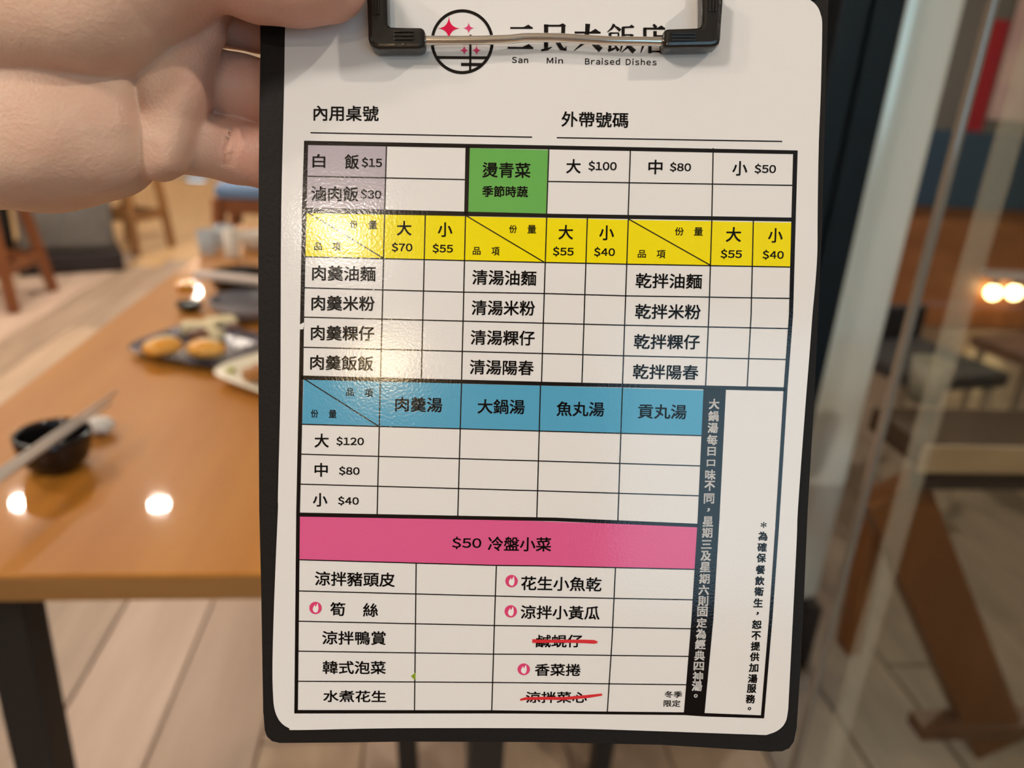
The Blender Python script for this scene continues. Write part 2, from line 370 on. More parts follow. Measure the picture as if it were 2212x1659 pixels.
lines = [[(834.9, 316), (831, 454)], [(664, 380.8), (1004, 388)], [(1185.5, 322), (1180.8, 464)], [(1183.7, 392), (1713, 400.5)], [(1361.7, 325), (1356.8, 466)], [(1540.5, 320), (1537.6, 468)],
 [(659, 554.7), (1176, 567), (1354, 570.7), (1710, 577)],
 [(831, 460), (825.6, 680), (821.9, 818)], [(918.8, 463), (913.6, 680), (910, 821)], [(1005.6, 466), (1000.7, 680), (997, 822)], [(1181, 469), (1174.2, 680), (1169.7, 828)], [(1268.8, 470), (1261.9, 680), (1257, 829)],
 [(1357.3, 472), (1350, 680), (1344.6, 832)], [(1537.6, 474), (1531.2, 680), (1524, 837)], [(1627.3, 476), (1622.4, 680), (1613.7, 839)],
 [(657.5, 621.6), (1001, 631), (1174, 634), (1350, 639), (1708, 644.7)], [(656, 685), (1173.4, 698), (1349.5, 702.5), (1703, 709.8)], [(654.5, 750), (1171.4, 763.6), (1347.5, 768.5), (1699, 776.6)],
 [(662, 457), (827.7, 557.5)], [(1007, 466), (1176.3, 567)], [(1358, 473.4), (1533.3, 572.4)],
 [(652, 916.4), (1164.7, 931), (1517, 941)], [(821.9, 820), (814.6, 1114)], [(997, 827), (988.8, 1118)], [(1167.6, 831), (1159.5, 1122)], [(1344.6, 835), (1334.5, 1128)], [(658, 819), (819, 921.3)],
 [(650, 981), (1163, 995.6), (1513, 1006.4)], [(648.7, 1045.7), (1161.3, 1060), (1510, 1070.9)],
 [(644.3, 1208.9), (1072.3, 1221.3), (1160, 1222.3), (1501, 1229.8)], [(899, 1216), (895.4, 1535)], [(1072.3, 1220), (1069, 1315.7), (1062.2, 1536)], [(1329.5, 1226), (1321.8, 1386.5), (1311.7, 1539)],
 [(643.5, 1276.3), (1070.6, 1287.4), (1160, 1289.4), (1498, 1295.5)], [(642.8, 1341.7), (1068.3, 1351), (1160, 1352.4), (1493, 1358)], [(642, 1406.4), (1065.6, 1412.8), (1160, 1413.4), (1488, 1417.8)], [(642, 1471.4), (1063.9, 1474), (1160, 1475), (1483, 1479)]]
qs = []
for l in lines: qs += brush(l, TH)
flat('grid_lines', qs, ZL + 0.000008, INK)
flat('writing_line', brush([(670.8, 286.8), (1149.4, 296.4)], 2.6), ZL, INK); flat('writing_line', brush([(1202.8, 297.5), (1689.5, 305.6)], 2.6), ZL, INK)

# lettering: glyph outlines of the built-in font, laid flat as print
def glyphs(text):
    c = D2.curves.new('lettering_outline', 'FONT'); c.body = text; c.resolution_u = 3; c.fill_mode = 'FRONT'
    o = D2.objects.new('lettering_outline', c); COL.objects.link(o)
    dg = bpy.context.evaluated_depsgraph_get(); dg.update()
    me = D2.meshes.new_from_object(o.evaluated_get(dg))
    co_ = np.empty(len(me.vertices) * 3, 'f'); me.vertices.foreach_get('co', co_); co_ = co_.reshape(-1, 3)[:, :2].copy()
    fs = [tuple(p.vertices) for p in me.polygons]
    D2.objects.remove(o); D2.curves.remove(c); D2.meshes.remove(me)
    return co_, fs
def fit(text, l, r, h, bold=0.4):
    """glyph outline scaled to lie between pixel points l and r (mid height), h pixels tall"""
    if len(text) > 1 and text.isascii():         # price and latin words set letter by letter from the sans face
        v, f, x = [], [], 0.0
        for ch in text:
            gv, gf = glyphs(chr(ord(ch) + 0xFEE0))
            gv = gv - np.array([gv[:, 0].min(), 0]); f += [tuple(i + len(v) for i in q) for q in gf]
            v += [(p[0] + x, p[1]) for p in gv]; x += gv[:, 0].max() + (0.10 if ch in '$0123456789' else 0.22)
        v = np.array(v)
    else:
        v, f = glyphs(text)
    a, b = K(*l), K(*r); ux = b - a; wid = np.linalg.norm(ux); ux /= wid; uy = np.array([-ux[1], ux[0]])
    uy = uy * 0.5 + np.array([0, 1.0]) * 0.5; uy /= np.linalg.norm(uy)
    mn, mx = v.min(0), v.max(0)
    s = (v - mn) / (mx - mn)
    v = a + np.outer(s[:, 0] * wid, ux) + np.outer((s[:, 1] - 0.5) * h * MM, uy)
    d = bold * MM; V, F = [], []
    for sx, sy in ((0, 0), (-1, -1), (1, -1), (-1, 1), (1, 1)):      # heavier strokes: the outline printed again a hair to each side
        k = len(V) * 1
        F += [tuple(i + len(v) * (k // max(1, len(v))) for i in q) for q in f]
        V += [tuple(p) for p in v + np.array([sx * d, sy * d])]
        if bold == 0: break
    return np.array(V), F
def put(parts, z, m, name='lettering', lab=None):
    V, F = [], []
    for v, f in parts:
        k = len(V); V += [(p[0], p[1], z) for p in v]; F += [tuple(i + k for i in q) for q in f]
    me = D2.meshes.new(name); me.from_pydata(V, [], F); me.update()
    me.materials.append(m)
    if len(me.polygons) and sum(p.normal.z for p in me.polygons) < 0: me.flip_normals()
    o = D2.objects.new(name, me); COL.objects.link(o); o.parent = card
    if lab: o['label'] = lab
    return o
T = [
 [('內用桌號', (678, 244.3), (817.5, 245.8), 31)], [('外帶號碼', (1213.5, 257.3), (1356.8, 259.9), 31)],
 [('白', (675.7, 347.6), (702.4, 348.1), 27.5), ('飯', (745.2, 349.3), (775, 349.7), 30), ('$15', (782, 351), (824.8, 352), 22)],
 [('滷肉飯', (672.8, 418), (774, 419.5), 30.5), ('$30', (779.3, 419.5), (823.3, 420.5), 22)],
 [('燙青菜', (1042.6, 367), (1145.4, 368.3), 31)], [('季節時蔬', (1042.3, 413.3), (1140, 414.4), 22.6)],
 [('大', (1223.7, 359), (1254, 359.3), 29), ('$100', (1271.4, 358.6), (1331.6, 359.2), 21.5)],
 [('中', (1401, 360.8), (1430.5, 361), 29.5), ('$80', (1447.3, 361), (1492.2, 361.5), 20.5)],
 [('小', (1582.5, 363.8), (1613.7, 364), 29.5), ('$50', (1630.2, 364.8), (1675.6, 365.2), 21)],
 [('份', (756.8, 484.3), (772.7, 484.5), 16), ('量', (796.4, 485.6), (814.6, 485.8), 17)], [('品', (679.2, 532), (695.1, 532.2), 16), ('項', (718.3, 532.3), (735.6, 532.6), 17)],
 [('大', (858, 493), (888.4, 493), 30), ('$70', (846.5, 534.2), (890.4, 534.6), 20.5)], [('小', (946.3, 496), (976.7, 496), 30), ('$55', (934.7, 536.7), (978, 537.2), 20.5)],
 [('份', (1100.2, 494.6), (1116.4, 494.8), 16.5), ('量', (1139.6, 495.1), (1158, 495.3), 17)], [('品', (1021.5, 542), (1038, 542.2), 16), ('項', (1062, 542.8), (1078.8, 543), 17.5)],
 [('大', (1206.9, 501.7), (1237.5, 501.8), 30), ('$55', (1194.7, 543.2), (1238.7, 543.6), 20.5)], [('小', (1295, 503), (1325.8, 503), 30.5), ('$40', (1283.6, 544.4), (1327.8, 544.8), 20.5)],
 [('份', (1458, 499.8), (1476.8, 500), 17), ('量', (1499.4, 500), (1518, 500.2), 17)], [('品', (1377.9, 548.5), (1395.2, 548.7), 16), ('項', (1418.4, 549), (1437.2, 549.2), 17)],
 [('大', (1568.6, 506.6), (1600.4, 506.8), 30.5), ('$55', (1557, 548.6), (1602, 549), 20.5)], [('小', (1659.7, 508.6), (1690, 508.6), 30), ('$40', (1647.6, 550.4), (1692.4, 550.8), 20.5)],
 [('肉羹油麵', (674.9, 589.5), (811, 591.8), 31)], [('肉羹米粉', (673.4, 654.3), (808.8, 656), 31)], [('肉羹粿仔', (672.3, 718.7), (808, 720.8), 31)], [('肉羹飯飯', (670.8, 782.4), (806, 785.3), 31)],
 [('清湯油麵', (1020.6, 598.7), (1158, 601.3), 31)], [('清湯米粉', (1019.2, 664.4), (1155.2, 666), 31)], [('清湯粿仔', (1017.2, 728.6), (1154.6, 730.6), 31)], [('清湯陽春', (1015.2, 792.5), (1152.3, 795), 31)],
 [('乾拌油麵', (1373.5, 606), (1515.9, 608), 31)], [('乾拌米粉', (1372.4, 672.5), (1513, 674), 31)], [('乾拌粿仔', (1369.8, 737.5), (1511, 739), 31)], [('乾拌陽春', (1367.5, 802.4), (1508, 804.7), 31)],
 [('品', (748, 847), (764.6, 847.2), 16), ('項', (788, 848.8), (805.4, 849), 17)], [('份', (672, 893.2), (687.3, 893.4), 17), ('量', (710.5, 894), (727, 894.2), 17)],
 [('肉羹湯', (854.3, 872.7), (955, 875), 31)], [('大鍋湯', (1032.2, 877.6), (1133, 879), 31)], [('魚丸湯', (1202.8, 882.8), (1304.7, 884.2), 31)], [('貢丸湯', (1378.5, 888), (1482.6, 890), 31)],
 [('大', (680, 951.5), (709.9, 951.7), 29.5), ('$120', (727, 953), (785.7, 953.4), 20.5)], [('中', (680, 1014.7), (707.6, 1014.9), 29.5), ('$80', (732.7, 1017), (776.4, 1017.4), 20.5)], [('小', (676.6, 1079.5), (706.7, 1079.5), 29), ('$40', (730.7, 1081.7), (774.7, 1082.1), 20.5)],
 [('$50', (977.2, 1172.5), (1039.3, 1173), 27), ('冷盤小菜', (1054.4, 1174.2), (1190.3, 1176), 31)],
 [('涼拌豬頭皮', (680.7, 1249.3), (852.5, 1252.4), 31)], [('筍', (714, 1315.4), (745.4, 1315.6), 30), ('絲', (784.8, 1317.4), (816, 1317.6), 30)], [('涼拌鴨賞', (696.5, 1377.3), (833, 1378.3), 30)], [('韓式泡菜', (697.5, 1441.4), (833, 1442), 29)], [('水煮花生', (698.9, 1503.4), (833.7, 1504.4), 26)],
 [('花生小魚乾', (1126.2, 1259.4), (1298.9, 1262.4), 31)], [('涼拌小黃瓜', (1125.2, 1321.8), (1294.8, 1324), 30)], [('鹹蜆仔', (1158.2, 1384.8), (1257.7, 1384.5), 28)], [('香菜捲', (1155.9, 1446.5), (1253.7, 1447), 27)], [('涼拌菜心', (1136.3, 1506), (1267.2, 1506), 25)],
 [('冬季', (1435.7, 1499.6), (1473.4, 1500), 14.5), ('限定', (1433.7, 1519), (1469.4, 1519.4), 15)],
 [('San', (1106, 129.5), (1140.6, 130.2), 12)], [('Min', (1181.3, 130.6), (1215.8, 131), 12)], [('Braised', (1263.9, 132.4), (1339, 133.2), 13)], [('Dishes', (1352, 133.6), (1418, 134.4), 13)]]
for row in T:
    put([fit(t, l, r, h, (0.25 if h < 18 else 0.5) * (0.9 if t.isascii() else 1.0)) for t, l, r, h in row], ZT, INK)
# two columns of vertical writing
def column(text, ys, xs, size, m, lab):
    parts = []
    for ch, y in zip(text, ys):
        x = np.interp(y, xs[0], xs[1])
        if ch in '，。':
            if ch == '，':
                parts.append(fit(ch, (x - size * .13, y), (x + size * .13, y), size * .34, 0.4))
            else:
                parts.append(fit(ch, (x - size * .17, y), (x + size * .17, y), size * .34, 0.4))
        elif ch == '*':
            parts.append(fit(ch, (x - size * .32, y), (x + size * .32, y), size * .64, 0.2))
        else:
            hh = 0.62 if ch in '口' else (0.85 if ch in '日四三' else 1.0)
            wv = 0.8 if ch in '口日' else 1.0
            parts.append(fit(ch, (x - size / 2 * wv, y), (x + size / 2 * wv, y), size * hh, 0.6))
    put(parts, ZT, m, lab=lab)
yb1 = [660 + v / 3.456 for v in (735, 825, 913, 1003, 1088, 1175, 1263, 1345, 1440, 1525)]
yb2 = [1126.3, 1150.6, 1175.8, 1200.4, 1224.7, 1250, 1274.2, 1297.8, 1320.8, 1345.4, 1369, 1391.5, 1415.8, 1438.7, 1461.3, 1481.9, 1502.8]
column('大鍋湯每日口味不同，星期三及星期六則固定為經典四神湯。', yb1 + yb2, ([872, 1077, 1126, 1250, 1345, 1438, 1482, 1503], [1542.5, 1531.5, 1529, 1521.6, 1515.6, 1509.5, 1505.5, 1502.8]), 21.3, WINK, 'white vertical lettering on the black bar')
column('*為確保餐飲衛生，恕不提供加湯服務。', [1133.7, 1158, 1182, 1205, 1230.4, 1254.4, 1277.6, 1302, 1325, 1348.7, 1373, 1395.6, 1418.5, 1442, 1465.7, 1487, 1509.5, 1530.4], ([1133, 1230, 1302, 1395, 1466, 1530], [1649.4, 1642.6, 1637.6, 1631.9, 1625.8, 1618.7]), 19.3, INK, 'small vertical lettering beside the table frame')

# shop title in heavy song-style strokes
TX = lambda pts: [(750 + x / 2.458, y / 2.458) for x, y in pts]
def st(pts, ws): return brush(TX(pts), [w_ / 2.458 for w_ in ws])
def tri(*pts): return [[K(*p) for p in TX(pts)]]
title = []
title += st([(866, 149), (985, 149)], [9, 9]) + tri((935, 145), (962, 131), (985, 148))                          # san
title += st([(880, 205), (970, 206)], [9, 9]) + tri((925, 202), (950, 189), (970, 205))
title += st([(852, 254), (988, 256)], [10, 10]) + tri((930, 250), (965, 234), (988, 254))
title += st([(1056, 130), (1056, 262)], [22, 20]) + st([(1046, 137), (1152, 137)], [10, 10]) + tri((1120, 134), (1146, 124), (1164, 138)) + st([(1148, 132), (1146, 186)], [20, 20])
title += st([(1056, 181), (1150, 181)], [10, 10]) + st([(1056, 213), (1160, 213)], [10, 10]) + st([(1030, 268), (1062, 262), (1088, 250)], [10, 14, 3])
title += st([(1108, 181), (1118, 225), (1138, 258), (1164, 266)], [18, 21, 22, 10]) + st([(1160, 268), (1163, 245)], [10, 3])
title += st([(1207, 173), (1345, 174)], [10, 10]) + tri((1290, 170), (1318, 153), (1345, 173)) + st([(1277, 127), (1274, 175), (1255, 228), (1203, 271)], [25, 22, 16, 3]) + st([(1278, 178), (1300, 225), (1347, 266)], [4, 18, 30])
title += st([(1418, 129), (1404, 152), (1380, 172)], [16, 11, 3]) + st([(1414, 136), (1436, 150), (1450, 163)], [4, 14, 17]) + st([(1395, 175), (1395, 268)], [15, 15]) + st([(1395, 176), (1440, 176), (1440, 232)], [8, 10, 15]) + st([(1395, 205), (1440, 205)], [7, 7]) + st([(1395, 233), (1440, 233)], [7, 7]) + st([(1385, 270), (1410, 262), (1432, 250)], [14, 12, 3]) + st([(1420, 238), (1440, 270)], [6, 18])
title += st([(1462, 146), (1522, 144)], [9, 9]) + tri((1495, 142), (1510, 131), (1526, 144)) + st([(1465, 144), (1464, 220), (1450, 276)], [17, 15, 4]) + st([(1468, 186), (1512, 186)], [8, 8]) + st([(1512, 182), (1500, 240), (1455, 280)], [18, 15, 3]) + st([(1472, 188), (1490, 240), (1524, 276)], [5, 18, 27])
title += st([(1625, 130), (1640, 148)], [12, 18]) + st([(1572, 152), (1688, 153)], [10, 10]) + tri((1645, 149), (1668, 135), (1690, 152)) + st([(1580, 152), (1580, 220), (1558, 282)], [18, 17, 4]) + st([(1634, 165), (1634, 228)], [18, 18]) + st([(1634, 192), (1680, 192)], [9, 9]) + st([(1607, 228), (1607, 284)], [17, 17]) + st([(1607, 231), (1676, 231)], [9, 9]) + st([(1668, 228), (1668, 284)], [18, 18]) + st([(1607, 274), (1668, 274)], [9, 9])
flat('title_lettering', title, ZT, INK, 'heavy black shop title above the small latin line')

# round emblem
cx_, cy_ = 998.4, 90.3
def ring(cx, cy, ro, ri, ry=1.03, n=72):
    out = []
    for k in range(n):
        a, b = 2 * math.pi * k / n, 2 * math.pi * (k + 1) / n
        out.append([K(cx + ro * math.cos(a), cy + ro * ry * math.sin(a)), K(cx + ro * math.cos(b), cy + ro * ry * math.sin(b)), K(cx + ri * math.cos(b), cy + ri * ry * math.sin(b)), K(cx + ri * math.cos(a), cy + ri * ry * math.sin(a))])
    return out
emb = ring(cx_, cy_, 68, 61.5) + brush([(943, 124.3), (1052, 125)], 6) + brush([(996, 139.4), (1042, 139.8)], 6.5) + brush([(1016.6, 75), (1015.6, 154)], 4.5)
flat('emblem_ring', emb, ZT, INK, 'black ring emblem with crossing bars')
def star(cx, cy, rx, ry):
    pts = []
    for k in range(4):
        for j in range(6):
            t = j / 6
            a0, a1 = math.pi / 2 * k, math.pi / 2 * (k + 1)
            p0 = np.array([math.cos(a0), math.sin(a0)]); p1 = np.array([math.cos(a1), math.sin(a1)]); mid = np.zeros(2) + 0.06 * (p0 + p1)
            q = (1 - t) ** 2 * p0 + 2 * t * (1 - t) * mid + t * t * p1
            pts.append(K(cx + q[0] * rx, cy + q[1] * ry))
    c = K(cx, cy)
    return [[c, pts[i], pts[(i + 1) % len(pts)]] for i in range(len(pts))]
for (a, b, rx, ry, m) in ((969.7, 61.5, 24, 26, CRIM), (1012.4, 61, 12.5, 12.5, ROSE), (1003, 109, 10.5, 11.5, ROSE), (1029.5, 109, 10.5, 11.5, ROSE)):
    flat('emblem_star', star(a, b, rx, ry), ZT, m)
# spicy marks: rose disc with a white flame
for (a, b) in ((1105, 1255), (681.7, 1313), (1103.3, 1320.4), (1131.3, 1445.5)):
    ry = 0.95 if b > 1440 else 1.0
    disc = [[K(a + 13.4 * math.cos(2 * math.pi * k / 32), b + 13.4 * ry * math.sin(2 * math.pi * k / 32)) for k in range(32)]]
    d = flat('spicy_mark', disc, ZT, ROSE)
    fl_ = [(1.5, 10.2), (-3.5, 8.5), (-6, 4), (-5.5, 0), (-3.5, -4), (-1, -7.5), (-.6, -3.5), (1.2, -3), (2.6, -7), (5.2, -10.5), (5.8, -5), (6.6, 0), (5.8, 5), (4, 8.5)]
    flat('flame', [[K(a + x, b + y * ry) for x, y in fl_]], ZM, WINK, parent=d)
# red pen strokes, specks and nicks
flat('pen_stroke', brush([(1149.8, 1384.3), (1165, 1385), (1210, 1384.6), (1262, 1385.2), (1283, 1386.2), (1290.5, 1387)], [8.5, 7.5, 7, 8, 8.5, 4]), ZM, REDM, 'red pen stroke striking out a dish')
flat('pen_stroke', brush([(1123.5, 1511.5), (1136, 1508.5), (1180, 1508), (1215, 1508.5), (1237, 1507), (1270, 1504), (1300.5, 1500)], [4, 6.5, 7, 7, 7, 7, 5]), ZM, REDM, 'red pen stroke striking out a dish')
flat('sticky_speck', [quad((898, 1452), (888, 1460), (893, 1466), (897, 1468))], ZM, GREENSPECK, 'tiny yellow-green speck on the card')
flat('scratch', [quad((634, 704), (650, 700), (656, 696.5), (658, 700), (655, 711), (649, 712), (640, 707))], ZM, PAPER, 'pale nick through the table frame')

# ---- wire bail with black corner sleeves
def sleeve(out, ridges):
    bm = bmesh.new(); z0, z1 = 0.0004, 0.0066
    pts = [K(*p, 0.0066) for p in out]
    bot = [bm.verts.new((p[0], p[1], z0)) for p in pts]; top = [bm.verts.new((p[0], p[1], z1)) for p in pts]; n = len(pts)
    bm.faces.new(top); bm.faces.new(bot[::-1])
    for k in range(n): bm.faces.new((bot[k], bot[(k + 1) % n], top[(k + 1) % n], top[k]))
    bmesh.ops.recalc_face_normals(bm, faces=bm.faces)
    es = [e for e in bm.edges if all(len(f.verts) != 99 for f in e.link_faces) and (abs(e.verts[0].co.z - e.verts[1].co.z) < 1e-6)]
    bmesh.ops.bevel(bm, geom=es, offset=0.0013, segments=3, affect='EDGES', profile=0.5)
    o = link('corner_sleeve', bm, BLKPL, clip, False)
    for a, b in ridges:
        bm = bmesh.new(); add_bar(bm, K3(*a, 0.0067), K3(*b, 0.0067), 0.00045, 0.0009, 0.0001)
        link('ridge', bm, BLKPL, o)
    return o
def zz(l): return [(750 + x / 2.458, y / 2.458) for x, y in l]
ls = zz([(96, -60), (102, 10), (106, 110), (108, 200), (116, 228), (134, 248), (162, 259), (300, 258), (384, 257), (404, 248), (412, 232), (413, 170), (406, 150), (390, 141), (260, 139), (228, 137), (217, 128), (215, 110), (213, 10), (212, -60)])
rs = zz([(1884, -60), (1886, 10), (1885, 118), (1876, 138), (1855, 143), (1705, 148), (1690, 153), (1683, 166), (1682, 236), (1690, 248), (1704, 251), (1930, 247), (1962, 241), (1980, 226), (1987, 200), (1992, 110), (1999, 10), (2002, -60)])
rl = [(zz([(250, y)])[0], zz([(352, y)])[0]) for y in (168, 188, 208)] + [(zz([(x, -40)])[0], zz([(x + 2, 78)])[0]) for x in (138, 152, 166)]
rr = [(zz([(1720, y)])[0], zz([(1850, y)])[0]) for y in (178, 195, 212)] + [(zz([(x, -40)])[0], zz([(x - 2, 60)])[0]) for x in (1925, 1942, 1958)]
sleeve(ls, rl); sleeve(rs, rr)
wz = 0.0032
wp = [K3(x, y, wz) for x, y in zz([(150, -420), (158, -60), (158, 60), (160, 170), (190, 205), (240, 212), (410, 215), (600, 215), (720, 214), (770, 212), (860, 209), (915, 203), (960, 200), (1050, 200), (1140, 202), (1230, 207), (1330, 213), (1400, 217), (1560, 219), (1700, 221), (1880, 215), (1930, 190), (1938, 120), (1942, -60), (1946, -420)])]
bm = bmesh.new(); add_tube(bm, catmull(wp, 3), 0.00122, 16); link('wire_bail', bm, CHROME, clip, True)
bm = bmesh.new()
a, b = K3(760, -180, 0.0), K3(1600, -165, 0.0)
add_box(bm, ((a[0] + b[0]) / 2, (a[1] + b[1]) / 2 + 0.004, 0.0022), (b[0] - a[0], 0.020, 0.0045), 0.001)
link('hinge_plate', bm, CHROME, clip)

# ------------------------------------------------------------------ the hand: one continuous surface from a blended distance field
def hp(px, py, z): k = K(px, py, z * 1e-3); return np.array([k[0] * 1e3, k[1] * 1e3, z])
VX = 0.62
lo = np.array([-205.0, 42.0, -33.0]); hi = np.array([-12.0, 142.0, 50.0])
lo[0] = hp(-420, 200, 0)[0]; hi[0] = hp(940, 0, -14)[0] + 3
lo[1] = hp(0, 470, 0)[1]; hi[1] = hp(0, -235, 10)[1]
dims = np.ceil((hi - lo) / VX).astype(int)
gx = (lo[0] + VX * np.arange(dims[0])).astype('f')[:, None, None]; gy = (lo[1] + VX * np.arange(dims[1])).astype('f')[None, :, None]; gz = (lo[2] + VX * np.arange(dims[2])).astype('f')[None, None, :]
def cone(a, ra, b, rb, p=2.0):
    a = a.astype('f'); b = b.astype('f'); d = b - a; L2 = float(d @ d)
    t = ((gx - a[0]) * d[0] + (gy - a[1]) * d[1] + (gz - a[2]) * d[2]) / L2
    np.clip(t, 0, 1, out=t)
    q = (gx - a[0] - t * d[0]) ** 2; q += (gy - a[1] - t * d[1]) ** 2
    if p == 2.0: q += (gz - a[2] - t * d[2]) ** 2; np.sqrt(q, out=q)
    else:                                                   # squarer section: flat pad with a rounded shoulder
        q = q ** (p / 2); q += np.abs(gz - a[2] - t * d[2]) ** p; q **= (1 / p)
    q -= ra + t * (rb - ra)
    return q
def smin(a, b, k):
    if a is None: return b
    h = np.clip(0.5 + 0.5 * (b - a) / k, 0, 1)
    return b + (a - b) * h - k * h * (1 - h)
def chain(pts, k=2.0, p_=2.0, zs=1.0):
    d = None
    for (p, q) in zip(pts, pts[1:]):
        ra = p[3] * MM * 1e3 * (220 - p[2]) / 220; rb = q[3] * MM * 1e3 * (220 - q[2]) / 220
        d = smin(d, cone(hp(*p[:3]), ra, hp(*q[:3]), rb, p_), k)
    return d
fingers = [
 [(330, -50, -6, 72), (450, -75, -12, 72), (600, -85, -15, 70), (780, -70, -15.5, 66), (900, -50, -14.5, 56)],
 [(330, 70, -6, 66), (455, 38, -11, 56), (560, 53, -13, 55), (760, 85, -14, 64), (920, 105, -13, 56)],
 [(300, 170, -6, 72), (440, 172, -8.5, 68), (520, 193, -13.6, 69), (600, 212, -13.8, 70), (760, 235, -13.8, 66), (900, 240, -13.2, 54)],
 [(290, 300, -6, 66), (420, 306, -9, 67), (510, 327, -13.2, 66), (590, 343, -13.4, 65), (720, 355, -12.6, 60), (830, 355, -11.8, 50)]]
fd = None
for f in fingers: fd = smin(fd, chain(f, 1.5), 0.5)
strip = chain([(452, 10, 3.0, 27), (447, 70, 2.5, 31), (400, 130, 1.5, 58), (380, 200, 1.0, 64), (362, 290, 1.0, 51), (351, 335, 1.0, 45), (338, 349, 0.5, 38)], 3.0, 3.0)
hyp = smin(chain([(-480, 250, -4, 180), (-150, 262, -1, 176), (70, 274, 0, 166), (130, 276, 0.5, 156)], 4.0, 3.0), chain([(205, 220, 1.5, 112), (216, 300, 1.5, 106), (224, 328, 1, 92), (268, 345, 0.5, 50)], 3.0, 3.0), 4.0)
then_ = smin(chain([(-480, -20, 2, 220), (-120, -28, 5, 200), (60, -16, 6.5, 192), (205, -18, 7.5, 184), (325, -62, 9, 154)], 6.0, 3.4),
             chain([(300, -95, 16, 120), (440, -105, 18, 104), (560, -55, 13, 90), (640, -44, 11.2, 87), (708, -42, 11.0, 83)], 3.0), 6.0)
wrist = chain([(-700, 100, -4, 240), (-260, 120, -2, 215)], 3.0)
body = smin(hyp, strip, 0.7)
body = smin(body, wrist, 10.0)
body = smin(body, fd, 1.0)
core = chain([(-100, 80, -6, 130), (250, 110, -8, 95), (360, 120, -9, 70)], 4.0)
body = smin(body, core, 3.0)
body = smin(body, then_, 0.9)
def groove(d, pts, r, k):
    g = None
    for p, q in zip(pts, pts[1:]):
        c = cone(np.array(p), r, np.array(q), r); g = c if g is None else np.minimum(g, c)
    return -smin(-d, g, k)
zc_, rr_ = -13.3, 66 * MM * 1e3 * 1.06
for x0_, dx_ in ((512, -8), (533, -16), (546, -4)):         # flexion creases of the little finger
    pts_ = []
    for dy_ in (-36, -12, 12, 36):
        q_ = hp(x0_ + dx_ * dy_ / 36, 332 + dy_, zc_); q_[2] = zc_ + math.sqrt(rr_ ** 2 - (dy_ * MM * 1e3 * 1.06) ** 2) + 0.22; pts_.append(q_)
    body = groove(body, pts_, 0.42, 0.5)
del fd, strip, hyp, then_, wrist, core
# surface nets
fld = body
nx_, ny_, nz_ = fld.shape
ins = fld < 0
def corner(i, j, k): return ins[i:nx_ - 1 + i, j:ny_ - 1 + j, k:nz_ - 1 + k]
s = sum(corner(i, j, k).astype(np.int8) for i in (0, 1) for j in (0, 1) for k in (0, 1))
act = (s > 0) & (s < 8)
ci = np.argwhere(act)
idx = -np.ones(act.shape, np.int64); idx[act] = np.arange(len(ci))
acc = np.zeros((len(ci), 3)); num = np.zeros(len(ci))
for ax in range(3):
    oth = [a for a in range(3) if a != ax]
    for u in (0, 1):
        for v in (0, 1):
            o0 = np.zeros(3, int); o0[oth[0]] = u; o0[oth[1]] = v; o1 = o0.copy(); o1[ax] = 1
            a = fld[tuple((ci + o0).T)]; b = fld[tuple((ci + o1).T)]
            cr_ = (a < 0) != (b < 0); t = a[cr_] / (a[cr_] - b[cr_])
            p = np.tile(o0.astype(float), (cr_.sum(), 1)); p[:, ax] += t
            acc[cr_] += p; num[cr_] += 1
verts = (ci + acc / num[:, None]) * VX + lo
quads = []
for ax in range(3):
    o1, o2 = [a for a in range(3) if a != ax]
    sl0 = [slice(1, -1)] * 3; sl1 = [slice(1, -1)] * 3
    sl0[ax] = slice(0, -1); sl1[ax] = slice(1, None)
    A = ins[tuple(sl0)]; B = ins[tuple(sl1)]
    e = np.argwhere(A != B); flip = A[tuple(e.T)]
    off = np.ones(3, int); off[ax] = 0
    e = e + off
    def gi(d1, d2):
        q = e.copy(); q[:, o1] += d1; q[:, o2] += d2; return idx[tuple(q.T)]
    Q = np.stack([gi(-1, -1), gi(0, -1), gi(0, 0), gi(-1, 0)], 1)
    if ax == 1: flip = ~flip
    Q[~flip] = Q[~flip][:, ::-1]
    quads.append(Q)
quads = np.concatenate(quads)
quads = quads[(quads >= 0).all(1)]
me = D2.meshes.new('hand')
me.vertices.add(len(verts)); me.vertices.foreach_set('co', (verts * 1e-3).astype('f').ravel())
me.loops.add(len(quads) * 4); me.loops.foreach_set('vertex_index', quads.ravel().astype('i'))
me.polygons.add(len(quads)); me.polygons.foreach_set('loop_start', np.arange(0, len(quads) * 4, 4, dtype='i')); me.polygons.foreach_set('loop_total', np.full(len(quads), 4, 'i'))
me.update(calc_edges=True); me.validate()
bm = bmesh.new(); bm.from_mesh(me)
for _ in range(2): bmesh.ops.smooth_vert(bm, verts=bm.verts, factor=0.5, use_axis_x=True, use_axis_y=True, use_axis_z=True)
bmesh.ops.recalc_face_normals(bm, faces=bm.faces); bm.to_mesh(me); bm.free()
for p in me.polygons: p.use_smooth = True
SKIN = mat('palm_skin', (0.5, 0.3, 0.2), 0.45, spec=0.35, sss=0.25)
